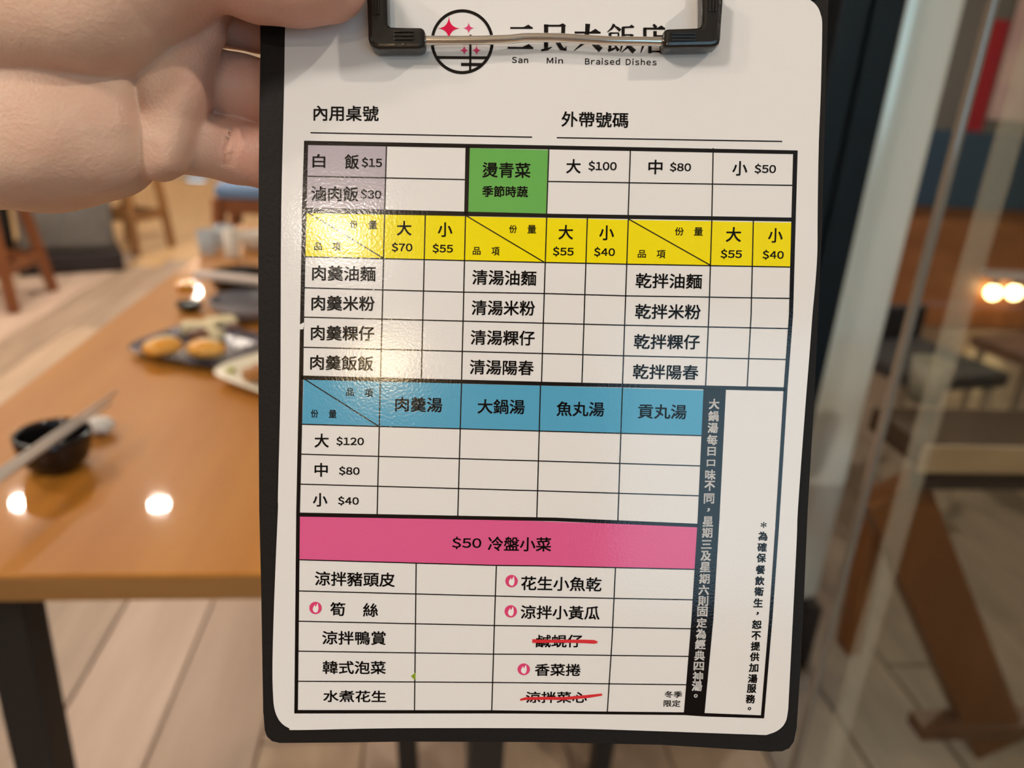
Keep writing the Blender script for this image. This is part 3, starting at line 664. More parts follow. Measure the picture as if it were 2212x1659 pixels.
def skin_nodes(m):
    nt = m.node_tree; L = nt.links; b = nt.nodes['Principled BSDF']
    tc = nd(m, 'ShaderNodeTexCoord')
    nz = nd(m, 'ShaderNodeTexNoise'); nz.inputs['Scale'].default_value = 75; nz.inputs['Detail'].default_value = 6
    L.new(tc.outputs['Object'], nz.inputs['Vector'])
    rp = nd(m, 'ShaderNodeValToRGB'); e = rp.color_ramp.elements
    e[0].position = 0.33; e[0].color = (0.68, 0.42, 0.305, 1); e[1].position = 0.68; e[1].color = (0.72, 0.49, 0.36, 1)
    L.new(nz.outputs['Fac'], rp.inputs[0])
    sx = nd(m, 'ShaderNodeSeparateXYZ'); L.new(tc.outputs['Object'], sx.inputs[0])
    mr = nd(m, 'ShaderNodeMapRange'); L.new(sx.outputs[0], mr.inputs[0])
    xa, xb = K(395, 200)[0], K(520, 200)[0]
    mr.inputs[1].default_value = xa; mr.inputs[2].default_value = xb; mr.inputs[3].default_value = 0.0; mr.inputs[4].default_value = 0.75
    mx = nd(m, 'ShaderNodeMix'); mx.data_type = 'RGBA'
    L.new(mr.outputs[0], mx.inputs[0]); L.new(rp.outputs[0], mx.inputs[6]); mx.inputs[7].default_value = (0.68, 0.34, 0.26, 1)
    L.new(mx.outputs[2], b.inputs['Base Color'])
    b1 = bump(m, 130.0, 0.45, 0.0009, 6)
    bump(m, 900.0, 0.5, 0.00018, 2, chain=b1, typ='ShaderNodeTexVoronoi')
skin_nodes(SKIN)
me.materials.append(SKIN)
hand = D2.objects.new('hand', me); COL.objects.link(hand); hand.matrix_world = CARD
tag(hand, 'bare human hand, palm showing, thumb pressed over the clipboard corner', 'hand')
NAIL = mat('thumb_nail', (0.6, 0.36, 0.27), 0.25); bump(NAIL, 150, 0.1, 0.0003)
bm = bmesh.new(); bmesh.ops.create_uvsphere(bm, u_segments=20, v_segments=12, radius=1.0)
nc = hp(728, -62, 19.6) * 1e-3
bmesh.ops.transform(bm, matrix=Matrix.Translation(Vector(nc)) @ Matrix.Rotation(math.radians(18), 4, 'Y') @ Matrix.Diagonal((0.0065, 0.0052, 0.0016, 1)), verts=bm.verts)
link('thumbnail', bm, NAIL, hand, True)


# ------------------------------------------------------------------ near dining table
def wood(name, c1, c2, rough, scale=(14, 1.2, 14), ns=2.2, spec=0.5, coat=0.0):
    m = mat(name, c1, rough, spec=spec, coat=coat, coat_rough=0.035); noise_col(m, c1, c2, scale, ns, 5); return m
TABW = wood('amber_table_wood', (0.42, 0.160, 0.020), (0.53, 0.23, 0.038), 0.40, (7, 0.8, 7), 2.0, 0.2, 0.6)
EDGEW = wood('table_edge_wood', (0.26, 0.125, 0.035), (0.34, 0.17, 0.055), 0.4, (1, 8, 8), 3.0)
TZ = 0.75
tx0, tx1, ty0, ty1 = -0.60, 0.26, 0.665, 2.55
tab = empty('dining_table', ((tx0 + tx1) / 2, (ty0 + ty1) / 2, 0)); tag(tab, 'amber wooden dining table with black steel legs, dishes on its top', 'table')
tw, tl = tx1 - tx0, ty1 - ty0
bm = bmesh.new(); add_box(bm, (0, 0, TZ - 0.015), (tw, tl, 0.030), 0.0025)
tt = link('tabletop', bm, TABW, tab)
for sx in (-1, 1): box('edge_band', (sx * (tw / 2 + 0.001), 0, TZ - 0.0158), (0.002, tl - 0.01, 0.026), EDGEW, tab)
for sy in (-1, 1): box('edge_band', (0, sy * (tl / 2 + 0.001), TZ - 0.0158), (tw - 0.01, 0.002, 0.026), EDGEW, tab)
for sx in (-1, 1):
    for sy in (-1, 1):
        lx = -0.425 - (tx0 + tx1) / 2
        box('leg', (sx * abs(lx), sy * (tl / 2 - 0.05), (TZ - 0.031) / 2), (0.042, 0.045, TZ - 0.031), STEEL, tab, 0.002)
box('apron', (0, 0, TZ - 0.046), (0.5, tl - 0.16, 0.03), STEEL, tab)

GLAZE = mat('black_glaze', (0.008, 0.007, 0.008), 0.12); bump(GLAZE, 60, 0.05, 0.0005)
WHITEC = mat('white_ceramic', (0.72, 0.68, 0.60), 0.2); bump(WHITEC, 60, 0.05, 0.0005)
CREAM = mat('cream_glaze', (0.80, 0.76, 0.60), 0.25); bump(CREAM, 60, 0.05, 0.0005)
def bowl_prof(r, h, foot, t=0.004):
    out = [(0, 0.004), (foot, 0.004), (foot, 0.0), (foot + 0.004, 0.0), (foot + 0.006, 0.006)]
    for k in range(1, 9):
        a = k / 8; out.append((foot + 0.006 + (r - foot - 0.006) * math.sin(a * math.pi / 2) ** 0.9, 0.006 + (h - 0.006) * (1 - math.cos(a * math.pi / 2)) ** 0.9))
    out += [(r - t * .5, h + t * .4), (r - t, h)]
    for k in range(7, 0, -1):
        a = k / 8; out.append((max(0.004, foot + 0.006 - t * .3 + (r - t - foot - 0.006) * math.sin(a * math.pi / 2) ** 0.9), 0.012 + (h - 0.012) * (1 - math.cos(a * math.pi / 2)) ** 0.9))
    out.append((0, 0.011)); return out
# near black bowl with chopsticks across
p = atz(115, 984, TZ + 0.018)
b1 = empty('rice_bowl', (p[0], p[1] + 0.006, TZ)); tag(b1, 'small black glazed bowl with two chopsticks laid across its rim', 'bowl', 'black bowls on the table')
BR, BH = 0.0425, 0.046
lathe('bowl_body', bowl_prof(BR, BH, 0.022), GLAZE, b1, 36)
CHOP = mat('grey_chopstick', (0.50, 0.44, 0.38), 0.35); bump(CHOP, 200, 0.1, 0.0002)
zc = TZ + BH + 0.0048
for i, (q0, q1, dz) in enumerate((((-30, 1040), (252, 846), 0), ((-30, 1054), (240, 868), 0.0))):
    a, b = atz(*q0, zc), atz(*q1, zc)
    c = empty('chopstick', tuple((a + b) / 2)); d = Vector(b - a) / 2
    tag(c, ['grey chopstick across the black bowl, the one farther from the table edge', 'grey chopstick across the black bowl, the one nearer the table edge'][i], 'chopstick', 'chopsticks on the near bowl')
    bm = bmesh.new(); add_tube(bm, [-d, -d * 0.2, d * 0.55, d], [0.0036, 0.0034, 0.0026, 0.0018], 8); link('shaft', bm, CHOP, c, True)
TISS = mat('white_tissue', (0.80, 0.77, 0.72), 0.9); bump(TISS, 120, 0.5, 0.002)
bm = bmesh.new(); bmesh.ops.create_icosphere(bm, subdivisions=3, radius=1.0)
for v in bm.verts:
    k = 1 + 0.28 * math.sin(7 * v.co.x + 3 * v.co.z) * math.cos(6 * v.co.y - 2 * v.co.z) + 0.12 * math.sin(15 * v.co.z + 9 * v.co.x)
    v.co = Vector((v.co.x * 0.020 * k, v.co.y * 0.016 * k, 0.0125 + v.co.z * 0.0125 * min(k, 1.0)))
p = atz(208, 920, TZ + 0.012)
tag(link('crumpled_tissue', bm, TISS, None, True, tuple((p[0], p[1], TZ))), 'crumpled white tissue beside the near black bowl', 'tissue')

# patterned square plate with food
PAT = mat('dark_patterned_glaze', (0.05, 0.05, 0.08), 0.25)
mp = noise_col(PAT, (0.012, 0.010, 0.014), (0.24, 0.21, 0.27), (1, 1, 1), 70, 2, 0.47, 0.66, [(0.54, (0.05, 0.05, 0.11))])
def dish(name, c, a, sx, sy, h, m, lab, cat, flare=1.0, rim=0.82, rr=0.18, z=TZ):
    """square dish with raised slanted rim"""
    o = empty(name, (c[0], c[1], z), a); tag(o, lab, cat)
    bm = bmesh.new(); n = 32
    def loop(s, zz):
        out = []
        for k in range(n):
            t = 2 * math.pi * k / n; e = 0.42
            x = math.copysign(abs(math.cos(t)) ** e, math.cos(t)); y = math.copysign(abs(math.sin(t)) ** e, math.sin(t))
            out.append(bm.verts.new((x * sx * s, y * sy * s, zz)))
        return out
    prof = [(0.70, 0.0), (0.74, 0.002), (1.0, h), (0.985, h + 0.0015), (0.72, 0.006)]
    L = [loop(*q) for q in prof]
    for a_, b_ in zip(L, L[1:]):
        for k in range(n): bm.faces.new((a_[k], a_[(k + 1) % n], b_[(k + 1) % n], b_[k]))
    bm.faces.new(L[0][::-1]); bm.faces.new(L[-1])
    link('dish_body', bm, m, o, True)
    return o
pl1 = atz(395, 768, TZ)
ang = math.radians(-25)
dish('square_plate', (-0.385, 1.325), ang, 0.102, 0.092, 0.016, PAT, 'dark square plate with blue-white speckle, orange egg halves on it', 'plate')
EGG = mat('egg_orange', (0.78, 0.36, 0.035), 0.3); noise_col(EGG, (0.80, 0.33, 0.02), (0.85, 0.50, 0.13), (1, 1, 1), 40, 2)
EGGW = mat('egg_white', (0.80, 0.66, 0.42), 0.35); noise_col(EGGW, (0.72, 0.52, 0.25), (0.84, 0.70, 0.45), (1, 1, 1), 40, 2)
TOFU = mat('pale_tofu', (0.72, 0.64, 0.38), 0.5); noise_col(TOFU, (0.66, 0.56, 0.30), (0.78, 0.72, 0.48), (1, 1, 1), 60, 2)
BRN = mat('brown_braise', (0.12, 0.045, 0.02), 0.3); noise_col(BRN, (0.06, 0.02, 0.012), (0.26, 0.10, 0.04), (1, 1, 1), 50, 2)
def egg(px, py, lab, rz, tilt):
    p = atz(px, py, TZ + 0.022)
    o = empty('egg_half', (p[0], p[1], TZ + 0.0085), rz); tag(o, lab, 'food', 'egg halves on the speckled plate')
    bm = bmesh.new(); bmesh.ops.create_uvsphere(bm, u_segments=24, v_segments=14, radius=1)
    for v in bm.verts: v.co = Vector((v.co.x * 0.033, v.co.y * 0.024, 0.016 + (v.co.z * (0.016 if v.co.z > 0 else 0.0155))))
    link('egg_flesh', bm, EGG, o, True)
    bm = bmesh.new(); bmesh.ops.create_uvsphere(bm, u_segments=20, v_segments=10, radius=1)
    bmesh.ops.transform(bm, matrix=Matrix.Translation((0.003, 0.002, 0.0275)) @ Matrix.Diagonal((0.019, 0.011, 0.006, 1)), verts=bm.verts)
    link('pale_top', bm, EGGW, o, True)
egg(352, 752, 'orange egg half at the outer end of the speckled plate', math.radians(35), 0)
egg(446, 756, 'orange egg half on the speckled plate beside the cream dish', math.radians(-4), 0)
for i, (px, py, sx, sy, rz, lab) in enumerate(((430, 700, 0.030, 0.016, 0.1, 'pale tofu slice at the near side of the tofu row'), (478, 690, 0.026, 0.018, 0.5, 'pale tofu slice leaning in the middle of the plate'), (452, 716, 0.024, 0.012, -0.2, 'pale tofu slice next to the brown braised piece'))):
    p = atz(px, py, TZ + 0.022)
    o = box('tofu_slice', (0, 0, 0.009), (sx * 2, sy * 2, 0.018), TOFU, None, 0.004, smooth=False); o.location = (p[0], p[1], TZ + 0.0075); o.rotation_euler = (0, 0, rz)
    tag(o, lab, 'food', 'tofu slices on the speckled plate')
def blob(name, px, py, r, m, lab, z=TZ + 0.0075, flat_=0.55):
    p = atz(px, py, z + r * flat_)
    bm = bmesh.new(); bmesh.ops.create_icosphere(bm, subdivisions=3, radius=1)
    for v in bm.verts:
        k = 1 + 0.16 * math.sin(5 * v.co.x + 4 * v.co.y) + 0.08 * math.sin(11 * v.co.z + 6 * v.co.x)
        v.co = Vector((v.co.x * r * k, v.co.y * r * k, (v.co.z * k + 1) * r * flat_))
    o = link(name, bm, m, None, True, (p[0], p[1], z)); tag(o, lab, 'food'); return o
blob('braised_piece', 432, 722, 0.020, BRN, 'dark brown braised piece between the two egg halves')
blob('braised_strip', 505, 706, 0.014, BRN, 'dark brown braised strip behind the cream dish')
GREYB = mat('grey_glaze', (0.26, 0.25, 0.27), 0.3); bump(GREYB, 60, 0.05, 0.0005)
p = atz(520, 668, TZ + 0.02)
o = empty('shallow_bowl', (p[0] + 0.01, p[1] + 0.02, TZ)); tag(o, 'shallow grey bowl behind the tofu, half covered by the clipboard', 'bowl'); lathe('bowl_body', bowl_prof(0.075, 0.035, 0.035), GREYB, o, 32)
p = atz(395, 676, TZ)
o = empty('sauce_dish', (p[0] + 0.008, p[1] + 0.02, TZ)); tag(o, 'tiny dark sauce dish past the tofu slices', 'dish'); lathe('dish_body', bowl_prof(0.026, 0.016, 0.013, 0.003), GLAZE, o, 28)
cd_ = dish('cream_dish', (-0.196, 1.218), math.radians(52), 0.128, 0.098, 0.020, CREAM, 'cream square dish holding brown food, half hidden by the clipboard', 'dish')
blob('fried_piece', 556, 806, 0.022, mat('golden_brown', (0.42, 0.17, 0.035), 0.4), 'golden brown food piece on the cream dish', TZ + 0.0085)
GRN = mat('scallion_green', (0.45, 0.46, 0.10), 0.5)
blob('scallion_bit', 497, 800, 0.009, GRN, 'pale green scallion bit on the cream dish', TZ + 0.0085)
for m in ('golden_brown', 'scallion_green'): noise_col(D2.materials[m], tuple(np.array(D2.materials[m].node_tree.nodes['Principled BSDF'].inputs[0].default_value[:3]) * .8), tuple(D2.materials[m].node_tree.nodes['Principled BSDF'].inputs[0].default_value[:3]), (1, 1, 1), 60, 2)
# far black bowl, pale case across it, added amber dish for a lamp reflection, glasses and cups
p = atz(505, 642, TZ + 0.01)
o = empty('rice_bowl', (p[0] + 0.01, p[1] + 0.03, TZ)); tag(o, 'black bowl under the pale flat case, beside the clipboard edge', 'bowl', 'black bowls on the table'); lathe('bowl_body', bowl_prof(0.062, 0.058, 0.026), GLAZE, o, 32)
CASE = mat('pale_grey_case', (0.55, 0.47, 0.42), 0.4); bump(CASE, 90, 0.08, 0.0006)
a, b = atz(425, 590, TZ + 0.068), atz(620, 612, TZ + 0.068)
bm = bmesh.new(); d = Vector(b - a); add_box(bm, (0, 0, 0.006), (d.length, 0.036, 0.012), 0.004)
m_ = (Vector(a) + Vector(b)) / 2
o = link('chopstick_case', bm, CASE, None, False, (m_[0], m_[1], TZ + 0.0605), math.atan2(d.y, d.x)); tag(o, 'flat pale grey case lying across the far black bowl', 'case')
AMB = mat('amber_glint_glaze', (0.80, 0.40, 0.03), 0.12); noise_col(AMB, (0.85, 0.42, 0.02), (0.95, 0.60, 0.05), (1, 1, 1), 40, 2)
p = atz(402, 616, TZ + 0.006)
o = empty('amber_glint_dish', (p[0], p[1], TZ)); tag(o, 'small amber dish added for a lamp reflection near the far black bowl', 'dish'); lathe('dish_body', bowl_prof(0.024, 0.012, 0.012, 0.003), AMB, o, 28)
for i, (px, py, r, h, m, nm, lab) in enumerate(((497, 560, 0.021, 0.075, WHITEC, 'white_cup', 'tall white cup between the tumblers and the white bowl'), (545, 545, 0.045, 0.045, WHITEC, 'white_bowl', 'white bowl beside the tall white cup'))):
    p = atz(px, py, TZ); o = empty(nm, (p[0], p[1] + r, TZ)); tag(o, lab, 'cup' if r < 0.03 else 'bowl')
    if r < 0.03: lathe('cup_body', [(0, 0.003), (r * .8, 0.0), (r * .85, 0.004), (r, h), (r - 0.003, h), (r * .8, 0.01), (0, 0.008)], m, o, 28)
    else: lathe('bowl_body', bowl_prof(r, h, 0.022), m, o, 28)
def glassmat():
    m = mat('pale_blue_glass', (0.86, 0.93, 1.0), 0.12); m.node_tree.nodes['Principled BSDF'].inputs['Transmission Weight'].default_value = 0.55; bump(m, 40, 0.05, 0.0005); return m
TUM = glassmat()
for px, py, lab in ((443, 553, 'clear bluish tumbler at the open side of the cup cluster'), (478, 540, 'clear bluish tumbler tucked behind the tall white cup')):
    p = atz(px, py, TZ); o = empty('tumbler', (p[0], p[1] + 0.03, TZ)); tag(o, lab, 'glass', 'clear tumblers on the table')
    lathe('glass_wall', [(0, 0.001), (0.019, 0.0), (0.021, 0.003), (0.026, 0.062), (0.0245, 0.062), (0.019, 0.012), (0, 0.011)], TUM, o, 28)

# ------------------------------------------------------------------ stools and chairs beyond the table
STW = wood('red_brown_stool_wood', (0.20, 0.065, 0.022), (0.27, 0.095, 0.03), 0.4, (6, 6, 1), 3)
STW2 = wood('brown_stool_wood', (0.23, 0.105, 0.03), (0.32, 0.15, 0.045), 0.4, (6, 6, 1), 3)
SEATB = mat('black_seat_pad', (0.012, 0.011, 0.012), 0.6); bump(SEATB, 120, 0.2, 0.001)
BLUES = mat('blue_seat_pad', (0.16, 0.27, 0.46), 0.7); bump(BLUES, 120, 0.2, 0.001)
def stool(feet, h, top_k, wood_m, seat_m, lab, group, leg=0.045, bar_z=0.2, apron=0.10):
    c = np.mean(np.array(feet), 0)
    o = empty('wooden_stool', (c[0], c[1], 0)); tag(o, lab, 'stool', group)
    tops = []
    for f in feet:
        d = (np.array(f) - c); t = d * top_k; tops.append(t)
        bm = bmesh.new(); add_bar(bm, (d[0], d[1], 0.0), (t[0], t[1], h - 0.03), leg, leg, 0.004); link('leg', bm, wood_m, o)
    for i in range(4):
        j = (i + 1) % 4
        k = bar_z / h
        p0 = (np.array(feet[i]) - c) * (1 - k) + tops[i] * k; p1 = (np.array(feet[j]) - c) * (1 - k) + tops[j] * k
        bm = bmesh.new(); add_bar(bm, (*p0, bar_z), (*p1, bar_z), 0.022, 0.05, 0.003); link('stretcher', bm, wood_m, o)
        bm = bmesh.new(); add_bar(bm, (*tops[i], h - 0.06), (*tops[j], h - 0.06), 0.022, 0.06, 0.003); link('rail', bm, wood_m, o)
    r = np.linalg.norm(tops[0])
    a = math.atan2(tops[0][1], tops[0][0]) + math.pi / 4
    bm = bmesh.new(); add_box(bm, (0, 0, h), (r * 1.55, r * 1.55, 0.055), 0.018, rot=Matrix.Rotation(a, 3, 'Z'), seg=3); link('seat_pad', bm, seat_m, o, True)
    return o
f1, f2 = atz(30, 676, 0)[:2], atz(115, 628, 0)[:2]
dv = f2 - f1; pv = np.array([-dv[1], dv[0]])
stool([f1, f2, f2 + pv * .95, f1 + pv * .95], 0.66, 0.62, STW, SEATB, 'red-brown wooden stool with splayed legs and black seat below the palm', 'wooden stools', 0.05, 0.2)
# dark upholstered armchair beside it
GUP = mat('grey_upholstery', (0.155, 0.15, 0.14), 0.85); noise_col(GUP, (0.13, 0.125, 0.115), (0.18, 0.175, 0.165), (1, 1, 1), 30, 3)
DUP = mat('dark_upholstery', (0.02, 0.014, 0.014), 0.8); noise_col(DUP, (0.012, 0.009, 0.010), (0.03, 0.02, 0.02), (1, 1, 1), 30, 3)
p = atz(160, 590, 0)
o = empty('lounge_chair', (p[0] - 0.12, p[1] + 0.25, 0), math.radians(25)); tag(o, 'grey upholstered lounge chair on a dark base between the two stools', 'chair')
bm = bmesh.new(); add_box(bm, (0, 0, 0.30), (0.50, 0.52, 0.36), 0.05, seg=3); link('seat_cushion', bm, GUP, o, True)
bm = bmesh.new(); add_box(bm, (0, 0.27, 0.55), (0.50, 0.10, 0.45), 0.04, seg=3); link('backrest', bm, GUP, o, True)
bm = bmesh.new(); add_box(bm, (0.0, -0.02, 0.06), (0.56, 0.56, 0.12), 0.02); link('base', bm, DUP, o)
p = atz(60, 560, 0)
o = empty('tote_bag', (p[0] - 0.30, p[1] - 0.12, 0), 0.3); tag(o, 'black bag standing on the floor behind the stool legs', 'bag')
bm = bmesh.new(); add_box(bm, (0, 0, 0.21), (0.52, 0.22, 0.42), 0.04, seg=3); link('bag_body', bm, SEATB, o, True)
bm = bmesh.new(); add_tube(bm, [(0.14 * math.cos(t), 0, 0.40 + 0.16 * math.sin(t)) for t in np.linspace(0, math.pi, 14)], 0.010, 8); link('handle', bm, DUP, o, True)
f1, f2 = atz(294, 553, 0)[:2], atz(372, 533, 0)[:2]
dv = f2 - f1; pv = np.array([-dv[1], dv[0]])
stool([f1, f2, f2 + pv, f1 + pv], 0.66, 0.70, STW2, STW2, 'brown wooden stool with open frame near the fingers', 'wooden stools', 0.055, 0.24)
p = aty(535, 430, 3.6)
o = stool([(p[0] - .12, 3.45), (p[0] + .22, 3.45), (p[0] + .22, 3.8), (p[0] - .12, 3.8)], 0.715, 0.85, STW, BLUES, 'wooden stool with a blue seat pad by the clipboard edge', 'wooden stools', 0.045, 0.2)

# ------------------------------------------------------------------ black stool under the clipboard, posts, pillar, glass leaf
o = empty('metal_stool', (0.165, 1.14, 0)); tag(o, 'black metal stool, only its legs showing under the clipboard', 'stool')
for (x, y, sx) in ((-0.172, -0.10, 0.012), (0.172, -0.10, -0.004), (-0.172, 0.2, 0.012), (0.172, 0.2, 0.0)):
    bm = bmesh.new(); add_bar(bm, (x, y, 0), (x - sx * 2.2, y, 0.43), 0.034 if x > 0 else 0.042, 0.034, 0.003); link('leg', bm, STEEL, o)
box('seat', (0, 0.05, 0.45), (0.40, 0.38, 0.035), SEATB, o, 0.012)
for y in (-0.10, 0.2): box('rung', (0, y, 0.36), (0.33, 0.02, 0.025), STEEL, o)

POSTM = mat('blue_black_aluminium', (0.004, 0.009, 0.016), 0.42, spec=0.3); bump(POSTM, 150, 0.05, 0.0005)
YP = 1.22
a = aty(1822, 0, YP)[0]; b = aty(1884, 0, YP)[0]; c = aty(1894, 0, YP)[0]; d = aty(1962, 0, YP)[0]
o = empty('door_post', ((a + d) / 2, YP + 0.03, 0)); tag(o, 'black aluminium double post standing behind the clipboard edge', 'post')
mid = (a + d) / 2; hgt = 2.68
box('post_profile', ((a + b) / 2 - mid, 0, hgt / 2), (b - a, 0.06, hgt), POSTM, o, 0.003)
box('post_profile', ((c + d) / 2 - mid, 0, hgt / 2), (d - c, 0.06, hgt), POSTM, o, 0.003)
box('groove_strip', ((b + c) / 2 - mid, 0.015, hgt / 2), (c - b, 0.03, hgt), mat('brown_gasket', (0.035, 0.02, 0.012), 0.7), o)
bump(D2.materials['brown_gasket'], 90, 0.1, 0.001)
BRNW = wood('brown_panel_wood', (0.10, 0.045, 0.025), (0.15, 0.07, 0.04), 0.5, (5, 5, 1), 3)
tag(box('wood_jamb', (a - 0.10, YP + 0.13, 1.34), (0.19, 0.05, 2.68), BRNW, None, 0.003), 'dark brown wooden jamb strip next to the black post', 'jamb')
# satin pale pillar
PIL = mat('pale_satin_metal', (0.86, 0.92, 0.93), 0.2, metal=0.15); bump(PIL, 30, 0.1, 0.001)
YL = 1.36
a = aty(1966, 0, YL)[0] - 0.02; b = aty(2100, 0, YL)[0]
pil = empty('clad_pillar', ((a + b) / 2, YL + 0.08, 0)); tag(pil, 'pale satin metal clad pillar between the black post and the glass', 'pillar')
bm = bmesh.new(); add_box(bm, (0, 0, 1.42), (b - a, 0.16, 2.50), 0.035, seg=4); link('cladding', bm, PIL, pil, True)
box('plinth', (0, 0, 0.08), (b - a + 0.01, 0.17, 0.16), DUP, pil)
# glass leaf
TGLASS = pane_mat('tinted_glass', tint=(0.975, 0.98, 0.95))
gx0 = aty(1938, 750, 0.62)[0]
gl = empty('glass_partition', (gx0 + 0.45, 0.62, 0)); tag(gl, 'clear glass partition with a pale polished upright edge', 'partition')
box('glass_sheet', (0.0, 0, 1.2), (0.88, 0.008, 2.36), TGLASS, gl)
EDG = mat('polished_glass_edge', (0.16, 0.15, 0.13), 0.10, spec=1.0); bump(EDG, 60, 0.1, 0.0005)
box('polished_edge', (-0.4445, 0, 1.2), (0.006, 0.009, 2.36), EDG, gl, 0.002)
box('floor_channel', (0.0, 0, 0.011), (0.9, 0.03, 0.02), STEEL, gl)
REFL_FILM = D2.materials.new('reflection_film'); REFL_FILM.use_nodes = True; nt = REFL_FILM.node_tree; nt.nodes.remove(nt.nodes['Principled BSDF'])  # pale reflection of a pane edge put into a film
tr = nd(REFL_FILM, 'ShaderNodeBsdfTransparent'); df = nd(REFL_FILM, 'ShaderNodeBsdfDiffuse'); df.inputs[0].default_value = (0.62, 0.58, 0.48, 1)
mx = nd(REFL_FILM, 'ShaderNodeMixShader'); nz = nd(REFL_FILM, 'ShaderNodeTexNoise'); nz.inputs['Scale'].default_value = 30
mr = nd(REFL_FILM, 'ShaderNodeMapRange'); mr.inputs[3].default_value = 0.16; mr.inputs[4].default_value = 0.23
nt.links.new(nz.outputs[0], mr.inputs[0]); nt.links.new(mr.outputs[0], mx.inputs[0]); nt.links.new(tr.outputs[0], mx.inputs[1]); nt.links.new(df.outputs[0], mx.inputs[2]); nt.links.new(mx.outputs[0], nt.nodes['Material Output'].inputs[0])
g2 = empty('glass_partition', (0.716 + 0.35, 0.80, 0)); tag(g2, 'second glass partition with an upright strip painted as a pale reflection, behind the first sheet', 'partition')
xs = aty(2110, 500, 0.80)[0]
g2.location.x = xs + 0.34
box('glass_sheet', (0.012, 0, 1.2), (0.66, 0.006, 2.36), TGLASS, g2)
box('reflection_strip', (-0.334, 0, 1.2), (0.026, 0.008, 2.36), REFL_FILM, g2)
box('floor_channel', (0.0, 0, 0.011), (0.7, 0.03, 0.02), STEEL, g2)

# ------------------------------------------------------------------ ledge table and seats beyond the glass
LEDT = wood('dark_ledge_wood', (0.045, 0.028, 0.018), (0.08, 0.05, 0.03), 0.18, (8, 2, 8), 3)
LEDE = wood('pale_ledge_edge', (0.36, 0.27, 0.19), (0.44, 0.34, 0.24), 0.45, (2, 8, 8), 3)
ORW = wood('orange_brown_wood', (0.135, 0.045, 0.007), (0.18, 0.062, 0.011), 0.4, (5, 5, 1), 3)
ly0 = 0.985; ly1 = 1.13; lx0 = aty(1880, 900, ly1)[0]; lx1 = 2.3
led = empty('ledge_table', ((lx0 + lx1) / 2, (ly0 + ly1) / 2, 0)); tag(led, 'narrow dark ledge table with a pale front edge seen through the glass', 'table')
wx, wy = lx1 - lx0, ly1 - ly0
box('ledge_top', (0, 0, TZ - 0.02), (wx, wy, 0.04), LEDT, led, 0.002)
box('edge_band', (0, -wy / 2 - 0.003, TZ - 0.0225), (wx, 0.006, 0.045), LEDE, led, 0.001)
box('apron', (0, -wy / 2 + 0.03, TZ - 0.066), (wx - 0.05, 0.02, 0.045), DUP, led)
mx_, my_ = led.location.x, led.location.y
def wl(px, py, y): q = aty(px, py, y); return (q[0] - mx_, q[1] - my_, q[2])
bm = bmesh.new(); add_bar(bm, wl(1925, 1050, 1.06), wl(2150, 1600, 1.06), 0.045, 0.105, 0.004); link('leg', bm, ORW, led)
bm = bmesh.new(); add_bar(bm, wl(1905, 1050, 1.105), wl(1832, 1400, 1.105), 0.045, 0.03, 0.004); link('leg', bm, ORW, led)
q = aty(1835, 1556, 1.06)
box('foot_rail', (0.12, 1.05 - my_, q[2] - 0.008), (wx * 0.9, 0.05, 0.03), BRNW, led, 0.003)
# things on the ledge and seats behind it
def seat(px, py, y, w_, h, col, lab, legcol):
    q = aty(px, py, y)
    o = empty('dining_chair', (q[0], q[1], 0), 0.2); tag(o, lab, 'chair', 'chairs beyond the glass')
    box('seat', (0, 0, 0.45), (w_, 0.40, 0.05), col, o, 0.015)
    bm = bmesh.new(); add_box(bm, (0, 0.19, 0.45 + h / 2), (w_, 0.035, h), 0.015, seg=2); link('backrest', bm, col, o)
    for sx in (-1, 1):
        for sy in (-1, 1):
            bm = bmesh.new(); add_bar(bm, (sx * w_ * .45, sy * .17, 0), (sx * w_ * .42, sy * .16, 0.43), 0.03, 0.03, 0.003); link('leg', bm, legcol, o)
PALEW = wood('pale_chair_wood', (0.30, 0.22, 0.15), (0.38, 0.29, 0.20), 0.45, (5, 5, 1), 3)
seat(1985, 760, 2.25, 0.36, 0.14, SEATB, 'black chair beyond the glass, next to the pillar', PALEW)
seat(2270, 760, 2.35, 0.30, 0.02, BRNW, 'low brown stool chair beyond the glass under the pair of added glow balls', PALEW)
p = atz(2015, 880, TZ); o = empty('paper_cup', (p[0], p[1] + 0.03, TZ)); tag(o, 'pale cup standing on the narrow ledge table beyond the glass', 'cup')
CUPM = mat('pale_cup', (0.26, 0.24, 0.19), 0.5); bump(CUPM, 60, 0.05, 0.0005)
lathe('cup_body', [(0, 0.003), (0.024, 0.0), (0.034, 0.075), (0.032, 0.075), (0.023, 0.008), (0, 0.006)], CUPM, o, 24)

# ------------------------------------------------------------------ far counter wall with posters
YF = 4.2
RED = mat('red_banner_cloth', (0.36, 0.012, 0.022), 0.7); bump(RED, 30, 0.1, 0.002)
PNK = mat('pink_poster', (0.60, 0.40, 0.35), 0.6); noise_col(PNK, (0.58, 0.38, 0.38), (0.72, 0.52, 0.45), (1, 1, 1), 5, 2)
NAV = mat('navy_panel', (0.020, 0.050, 0.085), 0.5); bump(NAV, 40, 0.1, 0.001)
ORC = wood('rust_counter_wood', (0.22, 0.08, 0.025), (0.32, 0.125, 0.045), 0.4, (1, 3, 3), 3)
def pz(px, py, y=YF): q = aty(px, py, y); return q
xw0 = pz(2040, 300)[0] - 0.25
wallz = pz(2130, 288)[2]
cab = empty('service_counter', (xw0 + 0.9, YF + 0.2, 0)); tag(cab, 'rust brown service counter with a navy band and two glow balls added for reflected lights', 'counter')
zn0 = pz(2130, 452)[2]
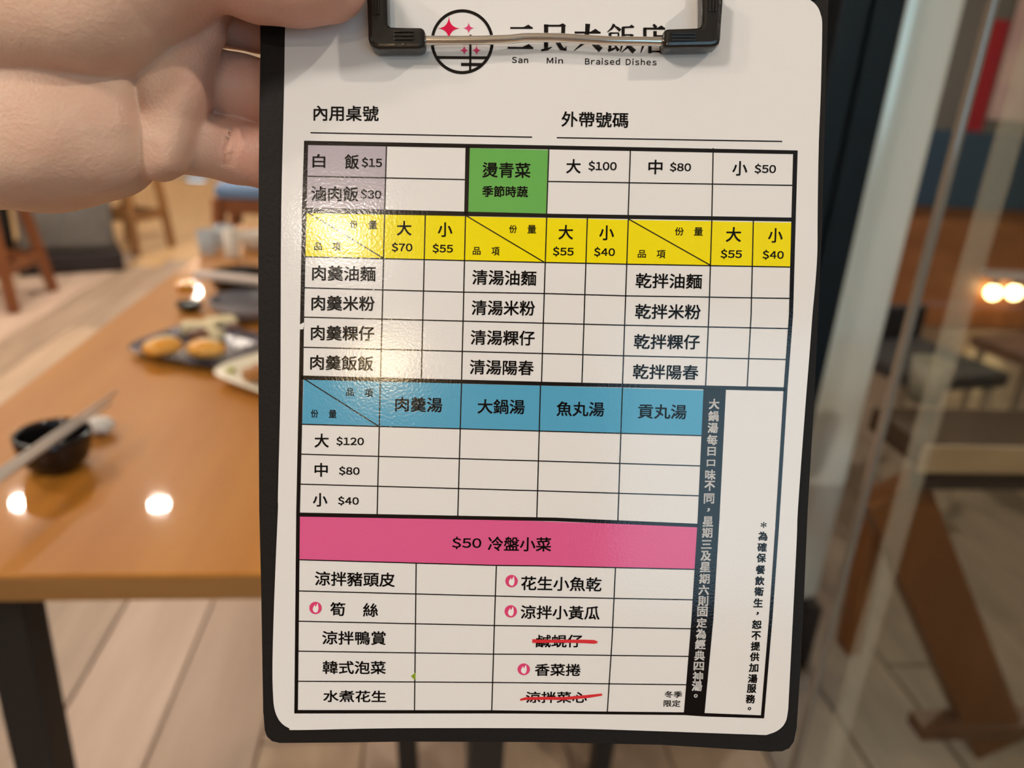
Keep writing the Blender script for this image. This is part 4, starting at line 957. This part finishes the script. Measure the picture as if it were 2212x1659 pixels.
box('navy_band', (0, -0.01, (wallz + zn0) / 2), (1.8, 0.40, wallz - zn0), NAV, cab, 0.004)
zl = pz(2165, 632)[2]
box('carcass', (0, 0.02, (zn0) / 2), (1.8, 0.36, zn0), ORC, cab, 0.004)
SHL = mat('white_shelf', (0.62, 0.58, 0.60), 0.4); bump(SHL, 60, 0.05, 0.001)
q0, q1 = pz(2125, 592), pz(2260, 604)
box('shelf', ((q0[0] + q1[0]) / 2 - cab.location.x + .25, -0.21, q0[2]), (q1[0] - q0[0] + .5, 0.12, 0.035), SHL, cab, 0.003)
REFL_GLOW = mat('reflection_glow', (1, 1, 1), 0.5, emis=(1.0, 0.72, 0.34), estr=9.0)  # glowing balls added in place of reflected ceiling lights
for px in (2145, 2191):
    q = pz(px, 632, YF - 0.03)
    l = empty('lamp', (q[0] - cab.location.x, q[1] - cab.location.y, q[2]), 0, cab)
    bm = bmesh.new(); bmesh.ops.create_uvsphere(bm, u_segments=16, v_segments=10, radius=0.042); link('glow_ball', bm, REFL_GLOW, l, True)
    bm = bmesh.new(); add_tube(bm, [(0, 0, 0.04), (0, 0, 0.07)], 0.02, 12); link('socket', bm, STEEL, l)
bn = empty('back_panel', (xw0 + 0.9, YF + 0.46, 0)); tag(bn, 'plain dark panel wall carrying the red banner and pink poster', 'panel')
GRP = mat('grey_green_panel', (0.16, 0.15, 0.13), 0.6); bump(GRP, 30, 0.1, 0.001)
box('panel_board', (0, 0, 1.2), (1.9, 0.05, 2.4), GRP, bn)
yb_ = YF + 0.43
rx0, rx1 = aty(2100, 150, yb_)[0], aty(2152, 150, yb_)[0]
zt_, zb_ = aty(2150, 42, yb_)[2], aty(2100, 286, yb_)[2]
o = box('banner', (0, 0, (zb_ + zt_) / 2), (rx1 - rx0, 0.012, zt_ - zb_), RED, None, 0.002); o.location = ((rx0 + rx1) / 2, yb_ - 0.012, 0); tag(o, 'narrow red hanging banner beyond the glass', 'banner')
px0, px1 = aty(2158, 150, yb_)[0], aty(2330, 150, yb_)[0]
z0_, z1_ = aty(2200, 262, yb_)[2], aty(2200, -120, yb_)[2]
o = box('poster', (0, 0, (z0_ + z1_) / 2), (px1 - px0, 0.01, z1_ - z0_), PNK, None, 0.002); o.location = ((px0 + px1) / 2, yb_ - 0.012, 0); tag(o, 'pale pink poster beside the red banner', 'poster')
